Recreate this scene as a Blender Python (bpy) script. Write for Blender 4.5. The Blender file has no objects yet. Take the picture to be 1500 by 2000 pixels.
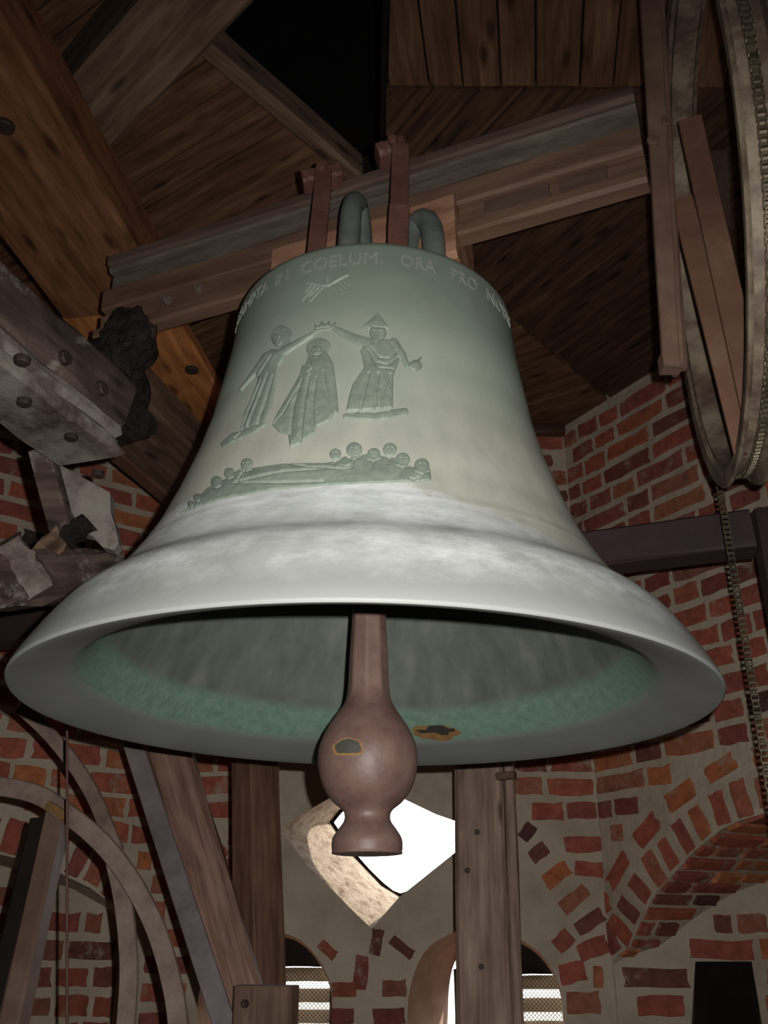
import bpy, bmesh, math, random
import numpy as np
from mathutils import Vector, Matrix, noise as mnoise
random.seed(7)
SC = bpy.context.scene
COL = SC.collection
# ---------------------------------------------------------------- camera
CZ = 1.6                       # eye height above the tower floor
F = 1800.0                     # focal length in pixels of the 1500x2000 frame
PT = math.radians(24.3)
cP, sP = math.cos(PT), math.sin(PT)
cam = bpy.data.cameras.new('camera')
cam.sensor_fit = 'VERTICAL'; cam.sensor_height = 36.0; cam.lens = 36.0 * F / 2000
cam.clip_start = 0.02
camo = bpy.data.objects.new('camera', cam); COL.objects.link(camo)
camo.location = (0, 0, CZ); camo.rotation_euler = (math.pi / 2 + PT, 0, 0)
SC.camera = camo
# ---------------------------------------------------------------- sky, flash, exposure
w = bpy.data.worlds.new('sky'); SC.world = w; w.use_nodes = True
wt = w.node_tree; bg = wt.nodes['Background']; bg.inputs[1].default_value = 1.0
geo_ = wt.nodes.new('ShaderNodeNewGeometry'); sep_ = wt.nodes.new('ShaderNodeSeparateXYZ'); rmp_ = wt.nodes.new('ShaderNodeValToRGB')
wt.links.new(geo_.outputs['Incoming'], sep_.inputs[0])
mul_ = wt.nodes.new('ShaderNodeMath'); mul_.operation = 'MULTIPLY_ADD'; mul_.inputs[1].default_value = -.5; mul_.inputs[2].default_value = .5
wt.links.new(sep_.outputs[2], mul_.inputs[0]); wt.links.new(mul_.outputs[0], rmp_.inputs[0])
re_ = rmp_.color_ramp.elements; re_[0].position = .47; re_[0].color = (1.2, 1.15, 1.05, 1); re_[1].position = .51; re_[1].color = (7.6, 8.0, 8.4, 1)
wt.links.new(rmp_.outputs[0], bg.inputs[0])
su = bpy.data.lights.new('sun', 'SUN'); su.energy = 7.0; su.angle = .01; su.color = (1.0, .94, .84)
suo = bpy.data.objects.new('sun', su); COL.objects.link(suo)
suo.rotation_euler = Vector((-.62, -.55, -.50)).to_track_quat('-Z', 'Y').to_euler()
fl = bpy.data.lights.new('camera_flash', 'SPOT')
fl.energy = 97.0; fl.shadow_soft_size = 0.006; fl.color = (1.0, 0.985, 0.95); fl.spot_size = math.radians(116); fl.spot_blend = 1.0
flo = bpy.data.objects.new('camera_flash', fl); COL.objects.link(flo)
flo.location = (0.035, 0.02, CZ + 0.04); flo.rotation_euler = (math.pi / 2 + math.radians(11), 0, 0)
SC.view_settings.view_transform = 'Standard'; SC.view_settings.look = 'None'
SC.view_settings.gamma = 1.0; SC.view_settings.use_curve_mapping = False
SC.view_settings.exposure = 0.0
# ---------------------------------------------------------------- measuring helpers
def ray(px, py):
    a, b = px - 750.0, 1000.0 - py
    return Vector((a, F * cP - b * sP, F * sP + b * cP))
def atY(px, py, Y):            # the point on that sight line at forward distance Y
    d = ray(px, py); p = d * (Y / d.y); p.z += CZ; return p
def atZ(px, py, z):            # ... at height z above the eye
    d = ray(px, py); p = d * (z / d.z); p.z += CZ; return p
def onP(px, py, p0, n):        # ... on a plane
    d = ray(px, py); q = Vector(p0) - Vector((0, 0, CZ))
    p = d * (q.dot(n) / d.dot(n)); p.z += CZ; return p
def V(x, y, z): return Vector((x, y, z + CZ))
def pix(P):                    # numpy (n,3) world -> pixels
    P = np.asarray(P, float); z = P[..., 2] - CZ
    D = P[..., 1] * cP + z * sP
    return np.stack([750 + F * P[..., 0] / D, 1000 - F * (z * cP - P[..., 1] * sP) / D], -1)
# ---------------------------------------------------------------- object helpers
def tag(o, label=None, cat=None, group=None, kind=None):
    if label: o['label'] = label
    if cat: o['category'] = cat
    if group: o['group'] = group
    if kind: o['kind'] = kind
    return o
def adopt(o, parent):
    if parent is not None:
        o.parent = parent
        o.matrix_parent_inverse = parent.get('_m', None) and Matrix.Identity(4) or Matrix.Translation(parent.location).inverted() \
            if parent.type == 'EMPTY' else parent.matrix_basis.inverted()
    return o
def empty(name, loc, label, cat, group=None):
    o = bpy.data.objects.new(name, None); COL.objects.link(o)
    o.empty_display_size = .05; o.location = loc
    return tag(o, label, cat, group)
def link(name, me, m, parent=None, smooth=False, M=None):
    if m is not None and not me.materials: me.materials.append(m)
    if smooth:
        for p in me.polygons: p.use_smooth = True
    o = bpy.data.objects.new(name, me); COL.objects.link(o)
    if M is not None: o.matrix_basis = M
    adopt(o, parent); return o
def mesh(name, vs, fs):
    me = bpy.data.meshes.new(name); me.from_pydata([tuple(v) for v in vs], [], fs); me.validate(); me.update(); return me
def frombm(name, bm):
    bmesh.ops.recalc_face_normals(bm, faces=bm.faces)
    me = bpy.data.meshes.new(name); bm.to_mesh(me); bm.free(); return me
def frame(x, yh):
    x = Vector(x).normalized(); y = Vector(yh); y = (y - x * y.dot(x)).normalized(); z = x.cross(y)
    return x, y, z
def mat4(x, y, z, o):
    return Matrix(((x.x, y.x, z.x, o.x), (x.y, y.y, z.y, o.y), (x.z, y.z, z.z, o.z), (0, 0, 0, 1)))
def timber(name, A0, A1, wdir, w, hdir, h, m, parent=None, bev=.006, jit=.002, n=8, endjit=0.0):
    """squared bar whose one long edge runs A0-A1, w along wdir and h along hdir; local x = length"""
    A0, A1 = Vector(A0), Vector(A1)
    x, y, z = frame(A1 - A0, wdir)
    if z.dot(Vector(hdir)) < 0: zs = -1
    else: zs = 1
    L = (A1 - A0).length; b = min(bev, w * .3, h * .3)
    prof = [(b, 0), (w - b, 0), (w, b), (w, h - b), (w - b, h), (b, h), (0, h - b), (0, b)]
    vs, fs = [], []
    rnd = random.Random(sum(map(ord, name)) + int(L * 1000))
    for i in range(n + 1):
        for k, (a, c) in enumerate(prof):
            e = rnd.uniform(-endjit, endjit) if i in (0, n) else 0
            vs.append((L * i / n + e, a + rnd.uniform(-jit, jit), zs * (c + rnd.uniform(-jit, jit))))
    for i in range(n):
        for k in range(8):
            a, c = i * 8 + k, i * 8 + (k + 1) % 8
            fs.append((a, c, c + 8, a + 8) if zs < 0 else (a, a + 8, c + 8, c))
    f0, f1 = tuple(range(8)), tuple(n * 8 + k for k in range(8))
    fs.append(f0 if zs > 0 else f0[::-1]); fs.append(f1[::-1] if zs > 0 else f1)
    bm = bmesh.new(); me0 = mesh(name, vs, fs); bm.from_mesh(me0); me = frombm(name, bm)
    return link(name, me, m, parent, M=mat4(x, y, z, A0))
def catmull(pts, k=6):
    pts = [Vector(p) for p in pts]; out = []
    P = [pts[0] * 2 - pts[1]] + pts + [pts[-1] * 2 - pts[-2]]
    for i in range(1, len(P) - 2):
        for j in range(k):
            t = j / k; a, b, c, d = P[i - 1], P[i], P[i + 1], P[i + 2]
            out.append(.5 * ((2 * b) + (c - a) * t + (2 * a - 5 * b + 4 * c - d) * t * t + (3 * b - a - 3 * c + d) * t ** 3))
    out.append(pts[-1]); return out
def flatbar(name, pts, wd, th, facing, m, parent=None, k=6, smooth=False):
    """bar of rectangular section swept along a curve; wide face turned to 'facing'"""
    P = catmull(pts, k) if k > 1 else [Vector(p) for p in pts]; o0 = P[0].copy()
    vs, fs = [], []; f = Vector(facing).normalized()
    for i, p in enumerate(P):
        t = (P[min(i + 1, len(P) - 1)] - P[max(i - 1, 0)]).normalized()
        s = t.cross(f).normalized(); g = s.cross(t).normalized(); q = p - o0
        b = th * .25
        for a, c in ((-.5, -.25), (-.46, -.5), (.46, -.5), (.5, -.25), (.5, .25), (.46, .5), (-.46, .5), (-.5, .25)):
            vs.append(q + s * (a * wd) + g * (c * th))
    n = len(P)
    for i in range(n - 1):
        for j in range(8):
            a, c = i * 8 + j, i * 8 + (j + 1) % 8; fs.append((a, c, c + 8, a + 8))
    fs.append(tuple(range(8))[::-1]); fs.append(tuple((n - 1) * 8 + j for j in range(8)))
    bm = bmesh.new(); bm.from_mesh(mesh(name, vs, fs)); return link(name, frombm(name, bm), m, parent, M=Matrix.Translation(o0))
def tube(name, pts, rads, m, parent=None, seg=10, k=6, smooth=True, squash=1.0, fac=(0, 0, 1)):
    P = catmull(pts, k); R = np.interp(np.linspace(0, 1, len(P)), np.linspace(0, 1, len(rads)), rads); o0 = P[0].copy()
    vs, fs = [], []
    for i, p in enumerate(P):
        t = (P[min(i + 1, len(P) - 1)] - P[max(i - 1, 0)]).normalized()
        s = t.cross(Vector(fac)).normalized(); g = s.cross(t)
        for j in range(seg):
            a = 2 * math.pi * j / seg; vs.append(p - o0 + (s * math.cos(a) * squash + g * math.sin(a)) * R[i])
    n = len(P)
    for i in range(n - 1):
        for j in range(seg):
            a, c = i * seg + j, i * seg + (j + 1) % seg; fs.append((a, c, c + seg, a + seg))
    fs.append(tuple(range(seg))[::-1]); fs.append(tuple((n - 1) * seg + j for j in range(seg)))
    bm = bmesh.new(); bm.from_mesh(mesh(name, vs, fs)); return link(name, frombm(name, bm), m, parent, smooth, Matrix.Translation(o0))
def bolt(name, p, n, r, h, m, parent, seg=6):
    x, y, z = frame(n, (.3, .2, 1) if abs(Vector(n).normalized().z) < .9 else (1, 0, 0))
    vs = []; fs = []
    for hh, rr in ((-.2 * h, 1.0), (h * .75, 1.0), (h, .8)):
        for j in range(seg):
            a = 2 * math.pi * j / seg; vs.append((hh, math.cos(a) * r * rr, math.sin(a) * r * rr))
    for i in range(2):
        for j in range(seg):
            a, c = i * seg + j, i * seg + (j + 1) % seg; fs.append((a, c, c + seg, a + seg))
    fs.append(tuple(2 * seg + j for j in range(seg))); fs.append(tuple(range(seg))[::-1])
    return link(name, mesh(name, vs, fs), m, parent, M=mat4(x, y, z, Vector(p)))
def polyprism(name, poly, thick, m, parent=None, jit=0.0):
    """flat polygon (3-D points, planar) given a thickness vector"""
    poly = [Vector(p) for p in poly]; o0 = poly[0].copy(); t = Vector(thick); n = len(poly)
    vs = [p - o0 for p in poly] + [p - o0 + t for p in poly]
    fs = [tuple(range(n)), tuple(range(n, 2 * n))[::-1]] + [(i, i + n, (i + 1) % n + n, (i + 1) % n) for i in range(n)]
    bm = bmesh.new(); bm.from_mesh(mesh(name, vs, fs)); return link(name, frombm(name, bm), m, parent, M=Matrix.Translation(o0))
# ---------------------------------------------------------------- materials
def nt(name):
    m = bpy.data.materials.new(name); m.use_nodes = True
    t = m.node_tree; return m, t, t.nodes['Principled BSDF']
def N(t, kind, **kw):
    n = t.nodes.new(kind)
    for k, v in kw.items():
        if k in n.inputs: n.inputs[k].default_value = v
        else: setattr(n, k, v)
    return n
def ramp(t, stops, fac):
    r = t.nodes.new('ShaderNodeValToRGB'); e = r.color_ramp.elements
    while len(e) < len(stops): e.new(.5)
    for el, (p, c) in zip(e, stops): el.position = p; el.color = (*c, 1) if len(c) == 3 else c
    t.links.new(fac, r.inputs[0]); return r.outputs[0]
def mixc(t, fac, a, b, mode='MIX'):
    n = t.nodes.new('ShaderNodeMix'); n.data_type = 'RGBA'; n.blend_type = mode
    for s, v in ((0, fac), (6, a), (7, b)):
        if hasattr(v, 'is_linked') or hasattr(v, 'links'): t.links.new(v, n.inputs[s])
        elif s == 0: n.inputs[0].default_value = v
        else: n.inputs[s].default_value = (*v, 1)
    return n.outputs[2]
def math_(t, op, a, b=None, clamp=False):
    n = t.nodes.new('ShaderNodeMath'); n.operation = op; n.use_clamp = clamp
    for i, v in enumerate((a, b)):
        if v is None: continue
        if hasattr(v, 'links'): t.links.new(v, n.inputs[i])
        else: n.inputs[i].default_value = v
    return n.outputs[0]
def coords(t, scale=(1, 1, 1), out='Object', jitter=False):
    tc = t.nodes.new('ShaderNodeTexCoord'); mp = t.nodes.new('ShaderNodeMapping'); mp.inputs['Scale'].default_value = scale
    t.links.new(tc.outputs[out], mp.inputs[0])
    if jitter:
        oi = t.nodes.new('ShaderNodeObjectInfo'); sc = math_(t, 'MULTIPLY', oi.outputs['Random'], 37.0)
        cb = t.nodes.new('ShaderNodeCombineXYZ')
        for i in range(3): t.links.new(sc, cb.inputs[i])
        t.links.new(cb.outputs[0], mp.inputs['Location'])
    return mp.outputs[0]
def nz(t, vec, scale, detail=6, rough=.6, dist=0.0):
    n = N(t, 'ShaderNodeTexNoise', Scale=scale, Detail=detail, Roughness=rough, Distortion=dist)
    t.links.new(vec, n.inputs['Vector']); return n.outputs[0]
def bump(t, b, h, strength=.3, dist=.01):
    n = N(t, 'ShaderNodeBump', Strength=strength, Distance=dist); t.links.new(h, n.inputs['Height']); t.links.new(n.outputs[0], b.inputs['Normal'])
def wood(name, dark, mid, light, rough=.7, grain=26, knots=True, blotch=None, bs=.35):
    m, t, b = nt(name)
    v = coords(t, (1.6, grain, grain), jitter=True); g = nz(t, v, 1.6, 8, .65, .6)
    col = ramp(t, [(.28, dark), (.5, mid), (.72, light)], g)
    v2 = coords(t, (2.2, 9, 9), jitter=True); g2 = nz(t, v2, 2.2, 3)
    col = mixc(t, ramp(t, [(.35, (.62,) * 3), (.65, (1.15,) * 3)], g2), (0, 0, 0), col, 'MULTIPLY') if False else mixc(t, 1.0, col, ramp(t, [(.3, (.6, .57, .55)), (.7, (1.15, 1.15, 1.15))], g2), 'MULTIPLY')
    if knots:
        vk = coords(t, (5, 16, 16), jitter=True); vo = N(t, 'ShaderNodeTexVoronoi', Scale=1.0); t.links.new(vk, vo.inputs['Vector'])
        k = ramp(t, [(.10, (1, 1, 1)), (.24, (0, 0, 0))], vo.outputs['Distance'])
        col = mixc(t, math_(t, 'MULTIPLY', k, .75), col, tuple(c * .25 for c in dark))
    if blotch:
        vb = coords(t, (1, 1, 1)); nb = nz(t, vb, blotch[1], 6, .7)
        col = mixc(t, ramp(t, [(blotch[2], (0, 0, 0)), (blotch[2] + .12, (1, 1, 1))], nb), col, blotch[0])
    t.links.new(col, b.inputs['Base Color']); b.inputs['Roughness'].default_value = rough
    b.inputs['Specular IOR Level'].default_value = .25
    bump(t, b, g, bs, .006); return m
def plain(name, stops, scale=8, rough=.6, metal=0.0, bs=.25, bd=.004, vs=(1, 1, 1), detail=8, spec=.4, jitter=True):
    m, t, b = nt(name); v = coords(t, vs, jitter=jitter); g = nz(t, v, scale, detail, .65)
    t.links.new(ramp(t, stops, g), b.inputs['Base Color'])
    b.inputs['Roughness'].default_value = rough; b.inputs['Metallic'].default_value = metal
    b.inputs['Specular IOR Level'].default_value = spec
    v3 = coords(t, vs); bump(t, b, nz(t, v3, scale * 5, 6), bs, bd); return m
M = {}
M['oak_grey'] = wood('weathered_oak', (0.095, 0.057, 0.038), (0.182, 0.115, 0.078), (0.257, 0.173, 0.119), bs=.25)
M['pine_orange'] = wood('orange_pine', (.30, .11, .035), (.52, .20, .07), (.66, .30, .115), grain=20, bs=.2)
M['pine_brown'] = wood('red_brown_pine', (.12, .050, .024), (.235, .100, .048), (.33, .155, .078), grain=20, bs=.2)
M['board'] = wood('ceiling_board', (0.070, 0.034, 0.018), (0.175, 0.091, 0.050), (0.280, 0.161, 0.092), grain=22, bs=.3)
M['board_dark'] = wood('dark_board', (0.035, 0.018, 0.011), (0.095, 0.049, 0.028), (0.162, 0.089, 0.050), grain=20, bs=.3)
M['brace'] = wood('rough_brace', (.13, .068, .05), (.26, .155, .115), (.36, .235, .18), grain=34, knots=False, bs=.6)
M['post'] = wood('old_post', (.17, .112, .086), (.32, .225, .172), (.42, .31, .24), grain=30, bs=.3)
M['post_dark'] = wood('brown_post', (.085, .043, .028), (.18, .095, .062), (.25, .14, .088), grain=30, knots=False, bs=.25)
M['saddle'] = wood('pale_varnished_block', (.22, .10, .06), (.36, .19, .12), (.46, .27, .19), rough=.32, grain=18, knots=False, bs=.1)
M['soiled'] = wood('soiled_timber', (0.033, 0.022, 0.018), (0.083, 0.055, 0.045), (0.143, 0.102, 0.084), grain=14, blotch=((0.255, 0.225, 0.195), 9, .54), bs=.7, rough=.9)
M['soiled_light'] = plain('lime_spattered', [(.34, (0.061, 0.041, 0.035)), (.45, (0.135, 0.105, 0.092)), (.56, (0.223, 0.192, 0.169)), (.75, (0.297, 0.270, 0.236))], 9, .92, bs=.6, spec=.1)
M['soot'] = plain('dark_grease', [(.3, (0.011, 0.008, 0.007)), (.55, (0.029, 0.022, 0.018)), (.75, (0.063, 0.047, 0.038))], 16, .9, bs=.9, bd=.012, spec=.1)
M['red_iron'] = plain('red_oxide_iron', [(.3, (0.090, 0.035, 0.028)), (.55, (0.138, 0.060, 0.046)), (.75, (0.186, 0.096, 0.072))], 12, .6, .0, .2, spec=.35)
M['brown_iron'] = plain('brown_painted_iron', [(.3, (0.102, 0.055, 0.041)), (.55, (0.152, 0.090, 0.065)), (.8, (0.217, 0.142, 0.104))], 9, .62, 0, .2, spec=.35)
M['grey_iron'] = plain('grey_brown_iron', [(.3, (.13, .085, .07)), (.55, (.23, .165, .135)), (.8, (.31, .24, .19))], 14, .6, 0, .25, spec=.4)
M['blue_iron'] = plain('bluish_flat_iron', [(.3, (.10, .08, .078)), (.55, (.185, .15, .146)), (.8, (.25, .21, .20))], 9, .5, 0, .25, spec=.5)
M['purple_steel'] = plain('dark_purple_steel', [(.3, (.032, .017, .017)), (.7, (.055, .031, .031))], 8, .7, 0, .2)
M['rim'] = plain('worn_wheel_paint', [(.3, (.085, .048, .036)), (.45, (.15, .105, .078)), (.56, (.26, .205, .145)), (.8, (.36, .30, .21))], 11, .6, 0, .3)
M['spoke'] = plain('rust_orange_spoke', [(.3, (0.112, 0.053, 0.036)), (.55, (0.173, 0.087, 0.057)), (.7, (0.210, 0.128, 0.090)), (.85, (0.360, 0.300, 0.225))], 6, .6, 0, .2)
M['chain'] = plain('oily_chain_steel', [(.3, (.05, .042, .03)), (.7, (.26, .215, .14))], 20, .35, .6, .1)
M['dark'] = plain('black_wood_and_shade', [(.3, (.012, .009, .008)), (.7, (.025, .018, .015))], 6, .9, spec=.1)
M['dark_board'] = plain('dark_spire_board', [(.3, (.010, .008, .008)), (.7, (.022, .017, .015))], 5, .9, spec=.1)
M['bolt'] = plain('dark_bolt_head', [(.3, (.025, .016, .013)), (.7, (.06, .04, .032))], 30, .6, .2)
M['mortar'] = plain('lime_mortar', [(.25, (.38, .31, .24)), (.5, (.54, .45, .35)), (.75, (.64, .55, .43))], 5, .95, 0, .8, .01, spec=.1, jitter=False)
M['reveal'] = plain('rough_pale_reveal', [(.28, (.10, .06, .035)), (.40, (.36, .26, .18)), (.55, (.52, .41, .31)), (.8, (.60, .50, .40))], 16, .95, 0, 1.0, .02, vs=(1, 1, 1.6), spec=.1)
M['reveal_smooth'] = plain('pink_plaster_reveal', [(.25, (.30, .18, .125)), (.5, (.46, .31, .23)), (.8, (.55, .40, .30))], 6, .95, 0, .3, .006, spec=.1)
M['slat'] = plain('tan_louvre_paint', [(.3, (.30, .235, .155)), (.7, (.42, .34, .235))], 7, .7)
M['wire'] = plain('brown_wire', [(.3, (.07, .05, .035)), (.7, (.13, .095, .065))], 30, .6, .2)
M['floor'] = plain('floor_boards_dust', [(.3, (.06, .04, .03)), (.7, (.13, .09, .065))], 4, .9)
M['reddust'] = plain('red_brown_wire', [(.3, (.09, .04, .03)), (.7, (.13, .06, .045))], 20, .6)
def brick_mat(name, tint=(1, 1, 1)):
    m, t, b = nt(name)
    oi = t.nodes.new('ShaderNodeObjectInfo')
    base = ramp(t, [(0, (.05, .038, .038)), (.025, (.20, .085, .068)), (.2, (.34, .108, .086)), (.45, (.43, .125, .09)),
                    (.65, (.47, .145, .088)), (.82, (.38, .165, .115)), (.93, (.50, .17, .08)), (1, (.56, .22, .095))], oi.outputs['Random'])
    v = coords(t, (1, 1, 1), 'Object', jitter=True)
    tc = t.nodes.new('ShaderNodeNewGeometry')
    g = nz(t, tc.outputs['Position'], 22, 8, .7); g2 = nz(t, tc.outputs['Position'], 60, 5, .7); g3 = nz(t, tc.outputs['Position'], 9, 6, .75)
    col = mixc(t, 1.0, base, ramp(t, [(.3, (.62, .6, .6)), (.7, (1.25, 1.2, 1.15))], g), 'MULTIPLY')
    col = mixc(t, 1.0, col, (*tint,), 'MULTIPLY')
    smear = ramp(t, [(.56, (0, 0, 0)), (.70, (.85, .85, .85))], g3)
    col = mixc(t, smear, col, (.44, .36, .28))
    t.links.new(col, b.inputs['Base Color']); b.inputs['Roughness'].default_value = .92; b.inputs['Specular IOR Level'].default_value = .12
    bump(t, b, g2, .6, .006); return m
M['brick'] = brick_mat('old_red_brick'); M['brick_dim'] = brick_mat('brown_and_shaded_brick', (.72, .74, .78))
M['brick_back'] = None
# ---------------------------------------------------------------- the tower: plan and masonry
FR, FL = Vector((.83, 3.74)), Vector((-.88, 3.74))
dR = Vector((.53, -.848)).normalized(); dL = Vector((-.80, -.60)).normalized()
BR, BL = FR + dR * 2.6, FL + dL * 2.6
ROOM = [FR, FL, BL, Vector((-2.5, -1.4)), Vector((1.9, -1.4)), BR]
ZT, ZB = 2.12, -CZ
def unit_brick(seed):
    r = random.Random(seed); n = 12; out = []
    base = [(-.5, -.5), (-.18, -.5), (.16, -.5), (.5, -.5), (.5, -.1), (.5, .22), (.5, .5), (.2, .5), (-.15, .5), (-.5, .5), (-.5, .15), (-.5, -.2)]
    for (x, z) in base:
        cx = r.uniform(0, .05) if abs(x) == .5 else 0; cz = r.uniform(0, .13) if abs(z) == .5 else 0
        out.append((x - math.copysign(cx, x), z - math.copysign(cz, z)))
    vs = [(x, -.6, z) for x, z in out] + [(x, .75, z) for x, z in out] + [(x * .96, 1 + r.uniform(-.25, .15), z * .9) for x, z in out]
    fs = []
    for i in range(2):
        for k in range(n):
            a, c = i * n + k, i * n + (k + 1) % n; fs.append((a, c, c + n, a + n))
    fs.append(tuple(2 * n + k for k in range(n)))
    bm = bmesh.new(); bm.from_mesh(mesh('brick', vs, fs)); return frombm('brick', bm)
BRK = [unit_brick(i) for i in range(10)]
for b_ in BRK: b_.materials.append(M['brick'])
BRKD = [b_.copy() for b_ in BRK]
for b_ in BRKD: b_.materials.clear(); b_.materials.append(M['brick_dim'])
def put_brick(parent, c, u, n, z, L, H, D=.006, rnd=random, dim=False, rot=0):
    me = rnd.choice(BRKD if dim else BRK)
    u = Vector(u).normalized(); n = Vector(n).normalized(); zz = Vector(z).normalized()
    if rot: u, zz = u * math.cos(rot) + zz * math.sin(rot), zz * math.cos(rot) - u * math.sin(rot)
    o = bpy.data.objects.new('brick', me); COL.objects.link(o)
    D *= rnd.uniform(.6, 1.4)
    u, n, zz = u * L, n * D, zz * H
    o.matrix_basis = mat4(u, n, zz, Vector(c)); adopt(o, parent); return o
class Wall:
    """a wall face: s along u from corner O, heights z above the eye, n into the room"""
    def __init__(self, O, u, n): self.O = Vector((O.x, O.y, 0)); self.u = Vector((u.x, u.y, 0)).normalized(); self.n = Vector((n.x, n.y, 0)).normalized()
    def P(self, s, z, d=0): return self.O + self.u * s + self.n * d + Vector((0, 0, z + CZ))
    def sz(self, px, py, d=0):
        p = onP(px, py, self.O + self.n * d + Vector((0, 0, CZ)), self.n); return ((p - self.O).dot(self.u), p.z - CZ)
def lay(wall, parent, s0, s1, z0, z1, ok, course=.09, L=.25, Hd=.12, joint=.017, d=0, dim=False, seed=1, cull=True, reverse=False):
    r = random.Random(seed); cnt = 0; row = 0; z = z0
    while z + course * .6 < z1:
        H = course - joint; s = s0 - r.uniform(0, .2) ; long_ = row % 2 == 0
        while s < s1:
            l = (L if long_ else Hd) * r.uniform(.92, 1.06); long_ = not long_ if r.random() < .72 else long_
            a, e = max(s, s0 + .004), min(s + l, s1 - .004); s += l + joint * r.uniform(.7, 1.2)
            if e - a < .04: continue
            ss = np.linspace(a, e, 13); good = [ok(q, z + .01) and ok(q, z + H / 2) and ok(q, z + H - .005) for q in ss]
            best = None; st = None
            for i, gd in enumerate(good + [False]):
                if gd and st is None: st = i
                if not gd and st is not None:
                    if best is None or i - 1 - st > best[1] - best[0]: best = (st, i - 1)
                    st = None
            if best is None or ss[best[1]] - ss[best[0]] < .045: continue
            a, e = ss[best[0]], ss[best[1]]; c = wall.P((a + e) / 2, z + H / 2 + r.uniform(-.004, .004), d)
            if cull:
                q = pix(np.array(c)); dd = c.y * cP + (c.z - CZ) * sP
                if dd < .3 or q[0] < -480 or q[0] > 1980 or q[1] < -100 or q[1] > 2120: continue
            put_brick(parent, c, wall.u, wall.n, (0, 0, 1), e - a, H * r.uniform(.9, 1.06), rnd=r, dim=dim or r.random() < .06, rot=r.uniform(-.02, .02)); cnt += 1
        z += course; row += 1
    return cnt
def inside(poly, x, y):
    c = False; n = len(poly)
    for i in range(n):
        x1, y1 = poly[i]; x2, y2 = poly[(i + 1) % n]
        if (y1 > y) != (y2 > y) and x < (x2 - x1) * (y - y1) / (y2 - y1) + x1: c = not c
    return c
def near(poly, x, y, d):
    n = len(poly); best = 9
    for i in range(n):
        ax, ay = poly[i]; bx, by = poly[(i + 1) % n]; vx, vy = bx - ax, by - ay
        t = max(0, min(1, ((x - ax) * vx + (y - ay) * vy) / (vx * vx + vy * vy + 1e-12)))
        best = min(best, math.hypot(x - ax - t * vx, y - ay - t * vy))
    return best < d
def slab(name, wall, outer, holes, thick, m, backs=None, kind='structure', dfront=0):
    """wall slab with openings; holes are (front loop, back loop) in (s,z)"""
    bm = bmesh.new()
    def face(loops, d):
        ed = []; rings = []
        for lp in loops:
            vs = [bm.verts.new(wall.P(s, z, d)) for s, z in lp]; rings.append(vs)
            for i in range(len(vs)): ed.append(bm.edges.new((vs[i], vs[(i + 1) % len(vs)])))
        bmesh.ops.triangle_fill(bm, use_beauty=True, use_dissolve=False, edges=ed); return rings
    fr = face([outer] + [h[0] for h in holes], dfront); bk = face([outer] + [h[1] for h in holes], -thick)
    for a, b in [(fr[0], bk[0])] + [(fr[i + 1], bk[i + 1]) for i, h in enumerate(holes) if h[2]]:
        for i in range(len(a)): bm.faces.new((a[i], a[(i + 1) % len(a)], b[(i + 1) % len(a)], b[i]))
    o = link(name, frombm(name, bm), m); tag(o, kind=kind); return o
def reveal(name, wall, front, back, d0, d1, m, parent):
    n = len(front); a = [wall.P(s, z, d0) for s, z in front]; b = [wall.P(s, z, d1) for s, z in back]
    K = 6; vs = []; o0 = a[0].copy()
    for k in range(K + 1):
        for i in range(n): vs.append(a[i].lerp(b[i], k / K) - o0)
    fs = [(k * n + i, k * n + (i + 1) % n, (k + 1) * n + (i + 1) % n, (k + 1) * n + i) for k in range(K) for i in range(n)]
    return link(name, mesh(name, vs, fs), m, parent, M=Matrix.Translation(o0))
def densify(poly, step=.04):
    out = []
    for i in range(len(poly)):
        a, b = poly[i], poly[(i + 1) % len(poly)]; k = max(1, int(math.hypot(b[0] - a[0], b[1] - a[1]) / step))
        for j in range(k): out.append((a[0] + (b[0] - a[0]) * j / k, a[1] + (b[1] - a[1]) * j / k))
    return out
# ---- front wall with two lancets and an oculus
WF = Wall(FL, Vector((1, 0)), Vector((0, -1)))
WFT = .42
def fsz(pts, d=0): return [WF.sz(x, y, d) for x, y in pts]
def cm2(pts, k=4):
    return [(p.x, p.y) for p in catmull([Vector((a, b, 0)) for a, b in pts], k)]
ocu_f = fsz([(548, 1622), (590, 1590), (650, 1555), (720, 1528), (800, 1566), (850, 1590), (890, 1604), (935, 1640), (890, 1664), (830, 1712), (780, 1752), (726, 1814), (680, 1770), (600, 1690)])
ocu_b = fsz([(644, 1606), (660, 1585), (700, 1545), (760, 1515), (850, 1530), (900, 1560), (950, 1590), (985, 1610), (930, 1650), (860, 1700), (815, 1735), (782, 1752), (745, 1730), (690, 1672)], -WFT)
def down(lp, zb): return [(lp[0][0], zb)] + lp + [(lp[-1][0], zb)]
lanL_f = down(cm2(fsz([(384, 2000), (389, 1940), (410, 1885), (455, 1842), (515, 1822), (575, 1830), (620, 1870), (648, 1930), (653, 2000)])), -.75)
lanL_b = down(cm2(fsz([(440, 2000), (443, 1940), (455, 1890), (485, 1855), (525, 1832), (575, 1836), (617, 1872), (645, 1930), (650, 2000)], -WFT)), -.75)
lanR_f = down(cm2(fsz([(795, 2000), (801, 1930), (830, 1858), (885, 1822), (950, 1808), (1025, 1840), (1066, 1875), (1094, 1930), (1102, 2000)])), -.75)
lanR_b = down(cm2(fsz([(874, 2000), (877, 1930), (888, 1880), (915, 1845), (955, 1822), (1023, 1846), (1064, 1880), (1092, 1932), (1100, 2000)], -WFT)), -.75)
LF = (FR - FL).length
hole_p = fsz([(1358, 1878), (1468, 1878), (1482, 1960), (1500, 2080), (1345, 2080), (1352, 1980)])
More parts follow.
